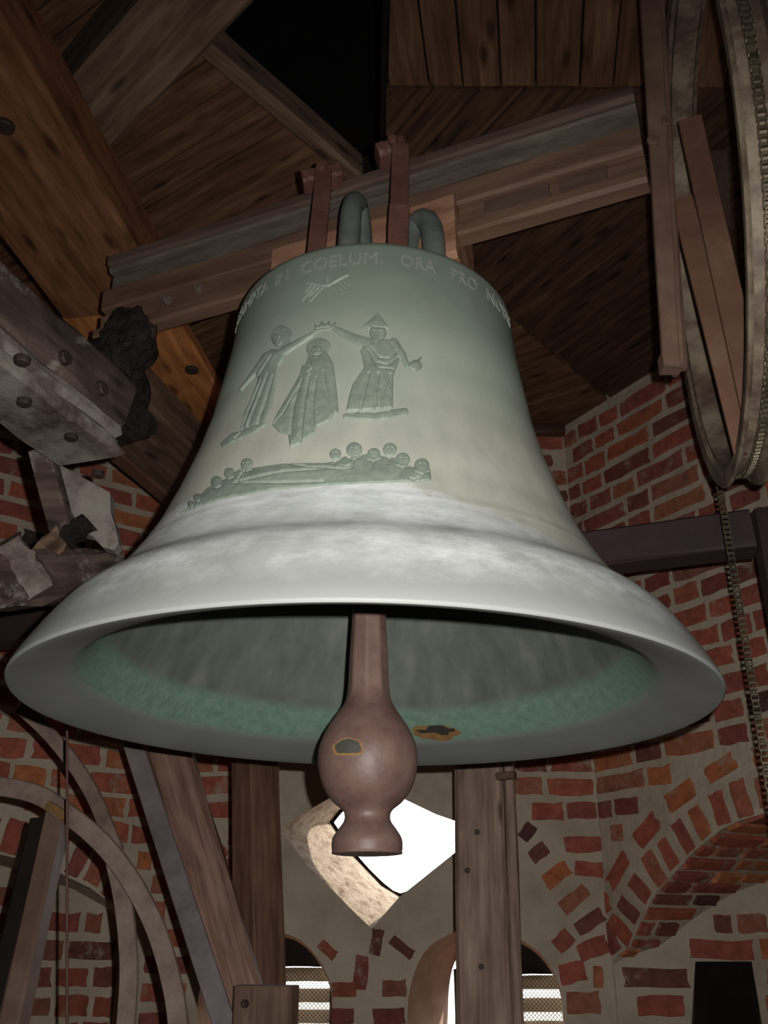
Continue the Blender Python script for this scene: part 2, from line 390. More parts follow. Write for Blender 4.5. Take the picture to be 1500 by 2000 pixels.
hole_b = fsz([(1362, 1880), (1466, 1880), (1476, 1960), (1490, 2080), (1362, 2080), (1364, 1980)], -WFT)
wall_front = slab('wall_front', WF, [(-2.3, ZB), (LF + 1.9, ZB), (LF + 1.9, ZT + .1), (-2.3, ZT + .1)],
                  [(hole_p, hole_b, True), (ocu_f, ocu_b, False), (lanL_f, lanL_b, False), (lanR_f, lanR_b, False)], WFT, M['mortar'])
HOLES = [ocu_f, lanL_f, lanR_f]
plast = [fsz([(535, 1480), (1000, 1480), (1000, 1600), (1030, 1640), (1060, 1680), (1110, 1800), (1140, 1900), (1160, 2050), (560, 2050), (350, 2050), (380, 1850), (430, 1760), (535, 1660)])][0]
hole_back = polyprism('putlog_shade_plate', [WF.P(s, z, -.17) for s, z in [(hole_p[0][0] - .1, -.9), (hole_p[1][0] + .2, -.9), (hole_p[1][0] + .2, .1), (hole_p[0][0] - .1, .1)]], (0, .03, 0), M['dark'], wall_front)  # added near-black plate, its colour stands for the shade inside the hole
rb = random.Random(5); manual = []
# voussoirs round the lancets, a few bricks in the plastered pier
def ring(wall, parent, arc, L, H, off, n, seed, dim=False, ctr=None, keep=None):
    r = random.Random(seed); P = [Vector((a, b, 0)) for a, b in arc]
    ln = [0]
    for i in range(1, len(P)): ln.append(ln[-1] + (P[i] - P[i - 1]).length)
    for j in range(n):
        t = ln[-1] * (j + .5) / n; i = max(1, int(np.searchsorted(ln, t))); f = (t - ln[i - 1]) / (ln[i] - ln[i - 1])
        p = P[i - 1].lerp(P[i], f); tg = (P[i] - P[i - 1]).normalized(); nn = Vector((-tg.y, tg.x, 0))
        c = p + nn * (off + L / 2); a = math.atan2(nn.y, nn.x)
        if keep and not keep(c.x, c.y): continue
        put_brick(parent, wall.P(c.x, c.y, 0), wall.u, wall.n, (0, 0, 1), L * r.uniform(.85, 1.05), H * r.uniform(.9, 1.1), rnd=r, dim=dim, rot=a + r.uniform(-.06, .06))
arcR = fsz([(1030, 1810), (1080, 1850), (1118, 1905), (1130, 1960), (1135, 2020)])[::-1]
arcR = cm2(arcR)
for (x, y, ang, L, H) in [(1087, 1709, 33, .112, .064), (1122, 1757, 37, .125, .060), (1152, 1800, 30, .12, .058), (1158, 1852, 18, .115, .066), (1150, 1697, -4, .11, .060),
                          (1138, 1649, 2, .15, .064), (1052, 1665, 35, .075, .055), (1100, 1838, 40, .075, .066), (1118, 1900, 10, .10, .075), (1139, 1958, 2, .125, .08), (1168, 1908, 88, .075, .038), (1030, 1625, 50, .07, .055),
                          (455, 1700, -40, .095, .055), (425, 1660, -45, .085, .055), (705, 1900, 86, .12, .055), (672, 1932, 2, .095, .055), (770, 1930, 2, .09, .06), (668, 1985, 2, .09, .055), (760, 1985, 3, .12, .055),
                          (735, 1840, 80, .09, .048), (785, 1850, -35, .10, .04), (640, 1855, -38, .075, .04)]:
    s, z = WF.sz(x, y)
    if s > LF - .03: continue
    if any(math.hypot(s - q[0], z - q[1]) < .062 for q in manual): continue
    manual.append((s, z, L, H, math.radians(ang)))
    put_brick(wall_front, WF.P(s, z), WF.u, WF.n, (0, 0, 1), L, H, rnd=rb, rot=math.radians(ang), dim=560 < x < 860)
# window fittings
win3 = tag(empty('window_3', WF.P(1.0, .3, 0), 'bright diamond-shaped oculus opening above the pier, showing white sky', 'window'), kind='structure')
reveal('reveal', WF, densify(ocu_f), densify(ocu_f), 0, -.001, M['reveal'], win3) if False else None
def even(f, b, k=3):
    def sub(l): return [(l[i][0] + (l[(i + 1) % len(l)][0] - l[i][0]) * j / k, l[i][1] + (l[(i + 1) % len(l)][1] - l[i][1]) * j / k) for i in range(len(l)) for j in range(k)]
    return sub(f), sub(b)
f_, b_ = even(ocu_f, ocu_b); reveal('reveal', WF, f_, b_, 0, -WFT, M['reveal'], win3)
flatbar('frame', [WF.P(s, z, -WFT - .012) for s, z in ocu_b + [ocu_b[0]]], .03, .02, (0, 1, 0), M['dark'], win3, k=2)
def louvre(name, f, b, label, gap_px, y0, pitch, gap, nS, x0, x1, head, rev):
    t = tag(empty(name, WF.P(f[0][0], f[0][1], 0), label, 'window'), kind='structure')
    r_ = reveal('reveal', WF, f, b, 0, -WFT, rev, t)
    d = -WFT - .03
    sx0, sx1 = WF.sz(x0, 1950, d)[0], WF.sz(x1, 1950, d)[0]
    zt = max(q[1] for q in b); zh = WF.sz(x0, y0, d)[1]
    timber('head_board', WF.P(sx0, zh, d), WF.P(sx1, zh, d), (0, 1, 0), .03, (0, 0, 1), zt - zh + .12, M['dark'], t)
    for k in range(nS):
        za = WF.sz(x0, y0 + 3 + pitch * k, d)[1]; zb = WF.sz(x0, y0 + pitch * (k + 1) - gap, d)[1]
        timber('slat', WF.P(sx0, zb, d), WF.P(sx1, zb, d), (0, .5, 1), (za - zb) * 1.05, (0, -1, .5), .012, M['slat'], t, bev=.002, jit=.001)
    for sx in (sx0 - .012, sx1 - .012):
        timber('frame', WF.P(sx, zh + .02, d), WF.P(sx, -.78, d), (1, 0, 0), .024, (0, -1, 0), .02, M['dark'], t)
    # diamond wire mesh in front of the slats
    bm = bmesh.new(); dz = .052; step = .016
    def wire(a, b):
        dirv = (b - a).normalized(); sd = dirv.cross(Vector((0, 1, 0))) * .0009; up = Vector((0, .0009, 0))
        q = [bm.verts.new(v) for v in (a - sd, a + up, a + sd, b - sd, b + up, b + sd)]
        bm.faces.new((q[0], q[1], q[4], q[3])); bm.faces.new((q[1], q[2], q[5], q[4]))
    W_, Hh = sx1 - sx0, zh + .70
    for sg in (1, -1):
        k = -int(Hh / step) - 1
        while k * step < W_:
            # line s = k*step + tau , z = -.7 + tau (or mirrored)
            t0 = max(0, -k * step); t1 = min(Hh, W_ - k * step)
            if t1 > t0:
                s_a, s_b = k * step + t0, k * step + t1
                if sg < 0: s_a, s_b = W_ - s_a, W_ - s_b
                wire(WF.P(sx0 + s_a, -.70 + t0, d + .035), WF.P(sx0 + s_b, -.70 + t1, d + .035))
            k += 1
    o = link('wire_mesh', frombm('wire_mesh', bm), M['wire'], t); o['kind'] = 'stuff'
louvre('window_1', lanL_f, lanL_b, 'louvred lancet window left of the central pier, behind the brown post and its bolted block', 0, 1888, 41, 12, 7, 447, 650, 1888, M['reveal_smooth'])
louvre('window_2', lanR_f, lanR_b, 'louvred lancet window right of the central pier, with pale pink reveal, behind the grey post', 0, 1903, 44.5, 15, 7, 893, 1103, 1903, M['reveal_smooth'])
# ---- right wall with a deep arched recess
nR = Vector((-dR.y, dR.x)); nR = nR if nR.dot(-FR) > 0 else -nR
WR = Wall(FR, dR, nR)
arch_i = [WR.sz(x, y) for x, y in [(1228, 1850), (1237, 1832), (1252, 1795), (1282, 1741), (1325, 1696), (1347, 1670), (1374, 1647), (1407, 1621), (1445, 1602), (1497, 1587)]]
# continue the arch symmetrically beyond the picture
apex_s = arch_i[-1][0] + .06
sl = [(.004, WR.sz(1206, 1885)[1]), (.03, WR.sz(1212, 1868)[1])] + [(s, z) for s, z in arch_i]; rt = [(2 * apex_s - s, z) for s, z in sl[::-1]]
zsp = sl[0][1]
nich = [(sl[0][0], -.95)] + sl + rt + [(rt[-1][0], -.95)]
DR_ = 1.25
wall_right = slab('wall_right', WR, [(-.25, ZB), (2.9, ZB), (2.9, ZT + .1), (-.25, ZT + .1)], [(nich, nich, False)], DR_, M['mortar'])
reveal('recess_lining', WR, nich, nich, 0, -DR_, M['mortar'], wall_right)
def ring_d(s, z, d): return near(nich, s, z, d)
n2 = lay(WR, wall_right, 0, 2.4, ZB + .9, ZT - .02, lambda s, z: not inside(nich, s, z) and not ring_d(s, z, .222), seed=11)
arcp = sl + [(apex_s, sl[-1][1] + .004)] + rt[:3]
alen = sum(math.hypot(arcp[i + 1][0] - arcp[i][0], arcp[i + 1][1] - arcp[i][1]) for i in range(len(arcp) - 1))
ring(WR, wall_right, arcp, .118, .062, .004, int(alen / .082), 21)
outer_arc = []
for i in range(len(arcp)):
    a, b = arcp[max(0, i - 1)], arcp[min(len(arcp) - 1, i + 1)]; tx, ty = b[0] - a[0], b[1] - a[1]; l = math.hypot(tx, ty)
    outer_arc.append((arcp[i][0] - ty / l * .142, arcp[i][1] + tx / l * .142))
olen = sum(math.hypot(outer_arc[i + 1][0] - outer_arc[i][0], outer_arc[i + 1][1] - outer_arc[i][1]) for i in range(len(outer_arc) - 1))
ring(WR, wall_right, outer_arc, .066, .15, .004, max(3, int(olen / .175)), 22)
polyprism('recess_end', [WR.P(s, z, -DR_ + .01) for s, z in [(-.1, -1.2), (nich[-1][0] + .1, -1.2), (nich[-1][0] + .1, .9), (-.1, .9)]], -WR.n * .05, M['mortar'], wall_right)
# soffit bricks, course by course along the curve
rs = random.Random(4); acc = []
for i in range(len(sl) - 1):
    (s0, z0), (s1, z1) = sl[i], sl[i + 1]; l = math.hypot(s1 - s0, z1 - z0); k = max(1, round(l / .075))
    for j in range(k): acc.append(((s0 + (s1 - s0) * (j + .5) / k, z0 + (z1 - z0) * (j + .5) / k), (s1 - s0) / l, (z1 - z0) / l, l / k))
for q, ((s, z), ts, tz, l) in enumerate(acc):
    tdir = WR.u * ts + Vector((0, 0, tz)); nin = WR.u * tz - Vector((0, 0, ts))
    d = .004 - (.06 if q % 2 else 0)
    first = True
    while d < DR_ - .05:
        L = .25 if (q + int(d * 10)) % 3 else .13
        a, e = max(.004, d), min(1.6 * s - .03, d + L)
        if e - a > .03: put_brick(wall_right, WR.P(s, z, -(a + e) / 2), -WR.n, nin, tdir, e - a, l * .74, rnd=rs, D=.012)
        d += L + .022
# ---- left wall, arched recess whose back can be seen
nL = Vector((-dL.y, dL.x)); nL = nL if nL.dot(-FL) > 0 else -nL
WL = Wall(FL, dL, nL)
la = [WL.sz(x, y) for x, y in [(250, 1800), (224, 1770), (176, 1734), (138, 1716), (104, 1698), (60, 1682)]]
ap = la[-1][0] + .18
la2 = la + [(ap, la[-1][1] + .03)] + [(2 * ap - s, z) for s, z in la[::-1]]
nichL = [(la[0][0], -.95)] + la2 + [(2 * ap - la[0][0], -.95)]
wall_left = slab('wall_left', WL, [(-.25, ZB), (2.9, ZB), (2.9, ZT + .1), (-.25, ZT + .1)], [(nichL, nichL, False)], DR_, M['mortar'])
reveal('recess_lining', WL, nichL, nichL, 0, -DR_, M['mortar'], wall_left)
polyprism('recess_end', [WL.P(s, z, -DR_ + .01) for s, z in [(-.1, -1.2), (nichL[-1][0] + .1, -1.2), (nichL[-1][0] + .1, 1.0), (-.1, 1.0)]], -WL.n * .05, M['mortar'], wall_left)
n3 = lay(WL, wall_left, 0, 2.2, ZB + .9, ZT - .03, lambda s, z: not inside(nichL, s, z) and not near(nichL, s, z, .15), seed=31, dim=False)
ring(WL, wall_left, [(s, z) for s, z in la2][:9], .118, .062, .006, 11, 33)
# ---- courses of the front wall, also where it shows under the two squinch arches
def ok_front(s, z):
    for ms, mz, ml, mh, mr in manual:
        a, b = s - ms, z - mz; u_ = a * math.cos(mr) + b * math.sin(mr); v_ = b * math.cos(mr) - a * math.sin(mr)
        if abs(u_) < ml / 2 + .014 and abs(v_) < mh / 2 + .014: return False
    if s > LF:
        q = (s - LF) * .53
        return q > .008 and inside(nich, q, z + .022) and not inside(hole_p, s, z) and not near(hole_p, s, z, .008)
    if s < 0: return inside(nichL, -s * .8, z + .02)
    for h in HOLES:
        if inside(h, s, z) or near(h, s, z, .03): return False
    return not inside(plast, s, z)
n1 = lay(WF, wall_front, 0, LF, ZB + .9, ZT - .06, ok_front, seed=3)
n1 += lay(WF, wall_front, LF, LF + 1.5, ZB + .95, .6, ok_front, seed=43)
n1 += lay(WF, wall_front, -1.6, 0, ZB + .95, .7, ok_front, seed=47, dim=True)  # darker bricks put the weak light of this recess into their colour
# ---- the unseen sides, floor
def side(name, a, b):
    d = (b - a).normalized(); n = Vector((-d.y, d.x)); n = n if n.dot(-(a + b) / 2) > 0 else -n
    W_ = Wall(a, d, n); L = (b - a).length
    return slab(name, W_, [(0, ZB), (L, ZB), (L, ZT + .1), (0, ZT + .1)], [], .3, M['mortar'])
side('wall_back_left', BL, ROOM[3]); side('wall_back', ROOM[3], ROOM[4]); side('wall_back_right', ROOM[4], BR)
tag(polyprism('floor', [V(p.x * 1.15, p.y * 1.15, ZB) for p in ROOM], (0, 0, -.1), M['floor']), kind='structure')
# ---------------------------------------------------------------- boarded ceiling with hatch
hd = Vector((.64, .77)).normalized(); h0 = Vector((-.126, 2.164))
HATCH = [(0.0, 2.13), (h0.x, h0.y), (-.74, 1.426), (-.74, .85), (.03, .85)]
bm = bmesh.new()
for zc in (ZT + .03, ZT + .06):
    ed = []
    for lp in ([(p.x * 1.12, p.y * 1.1) for p in ROOM], HATCH):
        vs = [bm.verts.new(V(x, y, zc)) for x, y in lp]
        for i in range(len(vs)): ed.append(bm.edges.new((vs[i], vs[(i + 1) % len(vs)])))
    bmesh.ops.triangle_fill(bm, use_beauty=True, use_dissolve=False, edges=ed)
ceiling = tag(link('ceiling', frombm('ceiling', bm), M['dark_board']), kind='structure')
def clip(poly, a, n):          # keep the side where (p-a).n >= 0
    out = []
    for i in range(len(poly)):
        p, q = poly[i], poly[(i + 1) % len(poly)]; dp, dq = (p - a).dot(n), (q - a).dot(n)
        if dp >= 0: out.append(p)
        if (dp >= 0) != (dq >= 0): out.append(p + (q - p) * (dp / (dp - dq)))
    return out
ctr = Vector((0, 1))
def room_clip(poly):
    for i in range(len(ROOM)):
        a, b = ROOM[i], ROOM[(i + 1) % len(ROOM)]; n = Vector((-(b - a).y, (b - a).x)); n = n if (ctr - a).dot(n) > 0 else -n
        poly = clip(poly, a, n.normalized())
        if len(poly) < 3: return []
    return poly
def planks(poly, d, wd, m, seed, z=ZT, th=.028, nm='plank'):
    r = random.Random(seed); d = d.normalized(); n = Vector((-d.y, d.x)); k0 = min(p.dot(n) for p in poly); k1 = max(p.dot(n) for p in poly); k = k0
    while k < k1:
        ww = wd * r.uniform(.85, 1.2); q = clip(poly, n * (k + .003), n); q = clip(q, n * (k + ww - .003), -n) if len(q) > 2 else []; k += ww
        if len(q) < 3: continue
        q = room_clip(q)
        if len(q) < 3: continue
        cx = sum((p for p in q), Vector((0, 0))) / len(q); t0 = min(p.dot(d) for p in q)
        zz = z + r.uniform(-.004, .004); x = Vector((d.x, d.y, 0)); y = Vector((n.x, n.y, 0)); o = V(cx.x, cx.y, zz)
        vs = [((p - cx).dot(d), (p - cx).dot(n), 0) for p in q] + [((p - cx).dot(d), (p - cx).dot(n), th) for p in q]; c = len(q)
        fs = [tuple(range(c)), tuple(range(c, 2 * c))[::-1]] + [(i, i + c, (i + 1) % c + c, (i + 1) % c) for i in range(c)]
        b2 = bmesh.new(); b2.from_mesh(mesh(nm, vs, fs)); link(nm, frombm(nm, b2), m, ceiling, M=mat4(x, y, Vector((0, 0, 1)), o))
d1 = Vector((-.82, .57))
e0, e1 = h0 + hd * 2.7, h0 - hd * 2.2
planks([h0 - hd * .97, e0, e0 + d1 * 3, h0 - hd * .97 + d1 * 3], d1, .085, M['board'], 3)
planks([Vector((0.012, 1.838)), Vector((.03, .5)), Vector((1.9, .5)), Vector((1.9, 1.838))], Vector((.15, .985)), .10, M['board'], 5)
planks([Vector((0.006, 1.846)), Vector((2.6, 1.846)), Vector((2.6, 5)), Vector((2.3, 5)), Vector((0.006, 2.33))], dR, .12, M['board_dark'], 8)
timber('hatch_trim', V(h0.x, h0.y, ZT - .012) + Vector((.035 * hd.x, .035 * hd.y, 0)), V(h0.x - hd.x * .98, h0.y - hd.y * .98, ZT - .012), (hd.y, -hd.x, 0), .05, (0, 0, 1), .09, M['oak_grey'], ceiling)
timber('hatch_trim', V(.0, 2.12, ZT - .004), V(.03, .85, ZT - .004), (-1, 0, 0), .018, (0, 0, 1), .10, M['dark_board'], ceiling)
# dark spire above
sp = [V(p.x * 1.05, p.y * 1.05, ZT + .07) for p in ROOM]; apx = V(0, 1.2, 7.5)
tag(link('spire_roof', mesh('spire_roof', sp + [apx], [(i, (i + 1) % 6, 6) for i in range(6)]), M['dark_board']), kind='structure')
# wall plate timber on the front wall
timber('trim_1', WF.P(.9, ZT - .055, .002), WF.P(LF + .0, ZT - .055, .002), (0, -1, 0), .05, (0, 0, 1), .05, M['board_dark'])['kind'] = 'structure'
# ================================================================ the bell
BX, BY, BZ = -.029, 1.52, .325
zs = np.array([0, .015, .04, .07, .10, .122, .135, .15, .17, .21, .27, .34, .42, .5, .58, .65, .70, .73, .745])
rs_ = np.array([.5625, .5580, .5440, .5260, .5055, .4870, .4660, .4475, .4305, .4030, .3715, .3447, .3185, .2988, .2863, .2753, .2704, .2686, .2683])
zd_ = np.linspace(-.06, .80, 1721); rd_ = np.interp(zd_, zs, rs_); rd_[zd_ < 0] = .5625 + (0 - zd_[zd_ < 0]) * .30
ker_ = np.exp(-(np.arange(-60, 61) * .0005 / .0085) ** 2 / 2); ker_ /= ker_.sum(); rd_ = np.convolve(np.pad(rd_, 60, mode='edge'), ker_, 'valid')
def spl(z): return np.interp(z, zd_, rd_)
def rad(z):
    z = np.asarray(z, float); r = spl(np.clip(z, 0, .745))
    r = r + .0005 * np.exp(-((z - .132) / .006) ** 2) + .0009 * np.exp(-((z - .205) / .004) ** 2) * (z > 0)
    t = np.clip((z - .738) / .020, 0, 1); r = r - .02 * (1 - np.sqrt(np.clip(1 - t * t, 0, 1)))
    return r
TILT = math.radians(.8)
BM = Matrix.Translation((BX, BY, BZ + CZ)) @ Matrix.Rotation(TILT, 4, 'Y')
bell = empty('bell', (0, 0, 0), 'large grey-green bronze bell with relief figures hanging mouth down in the belfry', 'bell')
bell.matrix_basis = BM
def bell_child(name, me, m, smooth=True):
    if m is not None and not me.materials: me.materials.append(m)
    if smooth:
        for p in me.polygons: p.use_smooth = True
    o = bpy.data.objects.new(name, me); COL.objects.link(o); o.parent = bell; return o
def bronze(name, mode):
    m, t, b = nt(name)
    tc = t.nodes.new('ShaderNodeTexCoord'); sx = t.nodes.new('ShaderNodeSeparateXYZ'); t.links.new(tc.outputs['Object'], sx.inputs[0])
    z = sx.outputs[2]; v = tc.outputs['Object']
    mp = t.nodes.new('ShaderNodeMapping'); mp.inputs['Scale'].default_value = (9, 9, 2.2); t.links.new(v, mp.inputs[0])
    big = nz(t, v, 5, 7, .65); streak = nz(t, mp.outputs[0], 2.2, 7, .6); fine = nz(t, v, 60, 6, .7)
    mp2 = t.nodes.new('ShaderNodeMapping'); mp2.inputs['Scale'].default_value = (3, 3, 14); t.links.new(v, mp2.inputs[0]); hz = nz(t, mp2.outputs[0], 3, 7, .65)
    if mode == 'out':
        green = ramp(t, [(.3, (.25, .30, .245)), (.55, (.33, .385, .315)), (.75, (.39, .42, .345))], big)
        tan = ramp(t, [(.3, (.40, .41, .345)), (.7, (.52, .52, .44))], streak)
        pn = nz(t, v, 8, 9, .72); mp4 = t.nodes.new('ShaderNodeMapping'); mp4.inputs['Scale'].default_value = (7, 7, 16); t.links.new(v, mp4.inputs[0]); pn2 = nz(t, mp4.outputs[0], 1.6, 9, .72)
        pz = math_(t, 'ADD', pn2, math_(t, 'MULTIPLY', math_(t, 'SUBTRACT', z, .12), 1.1))
        pale = mixc(t, ramp(t, [(.38, (0, 0, 0)), (.64, (1, 1, 1))], pz), ramp(t, [(.35, (.37, .385, .365)), (.65, (.47, .485, .46))], streak), ramp(t, [(.35, (.62, .64, .625)), (.65, (.76, .78, .77))], pn))
        zz = math_(t, 'ADD', z, math_(t, 'MULTIPLY', math_(t, 'SUBTRACT', big, .5), .30))
        edge = math_(t, 'ADD', math_(t, 'MULTIPLY', math_(t, 'SUBTRACT', pn2, .5), .16), math_(t, 'MULTIPLY', math_(t, 'MAXIMUM', sx.outputs[0], -.02), .32))
        zz2 = math_(t, 'ADD', z, edge)
        green = mixc(t, ramp(t, [(.52, (0, 0, 0)), (.74, (1, 1, 1))], zz), green, (.165, .20, .16)); c1 = mixc(t, ramp(t, [(.30, (0, 0, 0)), (.60, (1, 1, 1))], zz), tan, green)
        col = mixc(t, ramp(t, [(.236, (0, 0, 0)), (.256, (1, 1, 1))], zz2), pale, c1)
        lipz = math_(t, 'ADD', z, math_(t, 'MULTIPLY', math_(t, 'SUBTRACT', pn, .5), .10))
        col = mixc(t, ramp(t, [(.03, (1, 1, 1)), (.09, (0, 0, 0))], lipz), col, (.29, .30, .285))
        rough = .55
    elif mode == 'relief':
        col = ramp(t, [(.3, (.185, .225, .185)), (.55, (.25, .295, .24)), (.78, (.33, .37, .305))], fine); rough = .55
    elif mode == 'letters':
        col = ramp(t, [(.3, (.21, .235, .195)), (.7, (.29, .30, .25))], fine); rough = .55
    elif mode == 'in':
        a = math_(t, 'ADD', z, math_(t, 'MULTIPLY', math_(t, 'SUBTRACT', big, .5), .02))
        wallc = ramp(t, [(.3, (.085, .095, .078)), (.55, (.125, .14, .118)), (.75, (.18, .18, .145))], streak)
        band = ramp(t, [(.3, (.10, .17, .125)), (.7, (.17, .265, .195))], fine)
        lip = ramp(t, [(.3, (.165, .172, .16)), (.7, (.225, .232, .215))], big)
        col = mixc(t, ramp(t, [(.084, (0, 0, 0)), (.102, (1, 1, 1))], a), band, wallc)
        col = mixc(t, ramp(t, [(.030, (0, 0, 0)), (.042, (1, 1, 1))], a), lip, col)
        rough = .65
    t.links.new(col, b.inputs['Base Color']); b.inputs['Roughness'].default_value = rough
    b.inputs['Metallic'].default_value = 0.0; b.inputs['Specular IOR Level'].default_value = .35
    bump(t, b, mixc(t, .5, big, fine), .18, .004); return m
M['b_out'], M['b_in'], M['b_rel'], M['b_let'] = bronze('bronze_outside', 'out'), bronze('bronze_inside', 'in'), bronze('bronze_relief', 'relief'), bronze('bronze_letters', 'letters')
SEG = 192
def lathe(name, prof, seg=SEG, closed_top=False):
    vs, fs = [], []
    for r, z in prof:
        for j in range(seg): a = 2 * math.pi * j / seg; vs.append((r * math.cos(a), r * math.sin(a), z))
    for i in range(len(prof) - 1):
        for j in range(seg):
            a, c = i * seg + j, i * seg + (j + 1) % seg; fs.append((a, c, c + seg, a + seg))
    if closed_top: fs.append(tuple((len(prof) - 1) * seg + j for j in range(seg)))
    return mesh(name, vs, fs)
zo = np.concatenate([np.linspace(.006, .30, 60), np.linspace(.31, .738, 40), .738 + .02 * np.sin(np.linspace(.1, math.pi / 2, 8))])
outp = [(.558, .0005), (.5612, .003)] + [(float(rad(z)), float(z)) for z in zo] + [(.235, .7595), (.12, .762), (.11, .768), (.10, .790), (.095, .795), (.002, .795)]
bell_child('bell_body', lathe('bell_body', outp), M['b_out'])
inp = [(.558, .0005), (.545, .003), (.515, .0125), (.485, .0245), (.470, .0315), (.459, .041), (.446, .057), (.429, .080), (.410, .110), (.392, .150), (.372, .185), (.345, .235), (.318, .31), (.292, .40), (.268, .5), (.252, .6), (.242, .67), (.215, .715), (.15, .735), (.002, .74)]
ip = catmull([Vector((r, z, 0)) for r, z in inp], 3)
me = lathe('bell_interior', [(p.x, p.y) for p in ip][::-1]); bell_child('bell_interior', me, M['b_in'])
# --- low relief on the waist: heights from drawn shapes, laid on the bell's own surface
BMn = np.array(BM)
def zc(x, y): return (350 + x / 2.727, 480 + y / 2.727)
def d_poly(X, Y, pts):
    pts = [zc(*p) for p in pts]; d = np.full(X.shape, 1e9); ins = np.zeros(X.shape, bool)
    for i in range(len(pts)):
        (ax, ay), (bx, by) = pts[i], pts[(i + 1) % len(pts)]; vx, vy = bx - ax, by - ay
        t = np.clip(((X - ax) * vx + (Y - ay) * vy) / (vx * vx + vy * vy + 1e-9), 0, 1); d = np.minimum(d, np.hypot(X - ax - t * vx, Y - ay - t * vy))
        cond = ((ay > Y) != (by > Y)); xi = (bx - ax) * (Y - ay) / (by - ay + 1e-12) + ax; ins ^= cond & (X < xi)
    return np.where(ins, d, -d)
def d_path(X, Y, pts, r):
    rr = [r, r] if np.isscalar(r) else r; pts = [zc(*p) for p in pts]; n = len(pts); R = np.interp(np.linspace(0, 1, n), np.linspace(0, 1, len(rr)), rr) / 2.727
    best = np.full(X.shape, -1e9)
    for i in range(n - 1):
        (ax, ay), (bx, by) = pts[i], pts[i + 1]; vx, vy = bx - ax, by - ay
        t = np.clip(((X - ax) * vx + (Y - ay) * vy) / (vx * vx + vy * vy + 1e-9), 0, 1)
        best = np.maximum(best, R[i] + (R[i + 1] - R[i]) * t - np.hypot(X - ax - t * vx, Y - ay - t * vy))
    return best
def d_ell(X, Y, c, rx, ry, rot=0):
    cx, cy = zc(*c); a = math.radians(rot); u = (X - cx) * math.cos(a) + (Y - cy) * math.sin(a); v = -(X - cx) * math.sin(a) + (Y - cy) * math.cos(a)
    rx, ry = rx / 2.727, ry / 2.727; return (1 - np.hypot(u / rx, v / ry)) * min(rx, ry)
def relief(name, adds, cuts, box, top=.0035, res=.0011, label=None):
    (x0, y0), (x1, y1) = zc(box[0], box[1]), zc(box[2], box[3])
    th = np.arange(-math.pi * .97, -math.pi * .12, res / .33); hz = np.arange(.16, .74, res)
    TH, HZ = np.meshgrid(th, hz); R = rad(hz)[:, None]
    L = np.stack([R * np.cos(TH), R * np.sin(TH), HZ, np.ones_like(TH)], -1); Wd = L @ BMn.T; P = pix(Wd[..., :3]); X, Y = P[..., 0], P[..., 1]
    dr = np.gradient(rad(hz), hz)[:, None]; nl = np.sqrt(1 + dr * dr)
    NX, NY, NZ = np.cos(TH) / nl, np.sin(TH) / nl, (-dr / nl) * np.ones_like(TH)
    # only the side turned to the front
    sel = (X > x0) & (X < x1) & (Y > y0) & (Y < y1) & ((NX * (Wd[..., 0]) + NY * Wd[..., 1] + NZ * (Wd[..., 2] - CZ)) < 0)
    H = np.zeros_like(X); mask = np.zeros(X.shape, bool)
    Xs, Ys = X[sel], Y[sel]; h = np.zeros(Xs.shape); dm = np.full(Xs.shape, -1e9)
    for fn, ht in adds:
        d = fn(Xs, Ys); k = np.clip(d / 3.2 + .25, 0, 1); k = k * k * (3 - 2 * k); dome = ht * (.62 + .38 * np.clip(d / 14, 0, 1)) * k
        h = np.maximum(h, dome); dm = np.maximum(dm, d)
    for fn, dp in cuts:
        d = fn(Xs, Ys); k = np.clip(d / 2.0 + .5, 0, 1); h = h - dp * k * (dm > .5)
    H[sel] = h; mm = np.full(X.shape, -1e9); mm[sel] = dm; mask = mm > -2.2
    H = np.maximum(H, 0) * top / .0035 - .0004
    PX, PY, PZ = L[..., 0] + NX * H, L[..., 1] + NY * H, L[..., 2] + NZ * H
    f = mask[:-1, :-1] & mask[1:, :-1] & mask[:-1, 1:] & mask[1:, 1:]
    ii, jj = np.nonzero(f); W_ = X.shape[1]; q = np.stack([ii * W_ + jj, ii * W_ + jj + 1, (ii + 1) * W_ + jj + 1, (ii + 1) * W_ + jj], -1)
    u, inv = np.unique(q, return_inverse=True); vs = np.stack([PX, PY, PZ], -1).reshape(-1, 3)[u]; inv = inv.reshape(q.shape)
    me = bpy.data.meshes.new(name); me.vertices.add(len(vs)); me.vertices.foreach_set('co', vs.ravel())
    me.loops.add(inv.size); me.loops.foreach_set('vertex_index', inv.ravel().astype(np.int32)); me.polygons.add(len(inv))
    me.polygons.foreach_set('loop_start', np.arange(0, inv.size, 4, dtype=np.int32)); me.polygons.foreach_set('loop_total', np.full(len(inv), 4, dtype=np.int32))
    me.update(); me.validate()
    o = bell_child(name, me, M['b_rel']); 
    if label: o['label'] = label
    return o
A = lambda f, *a: (lambda X, Y: f(X, Y, *a))
h1, h2, h3 = .0036, .0052, .0062
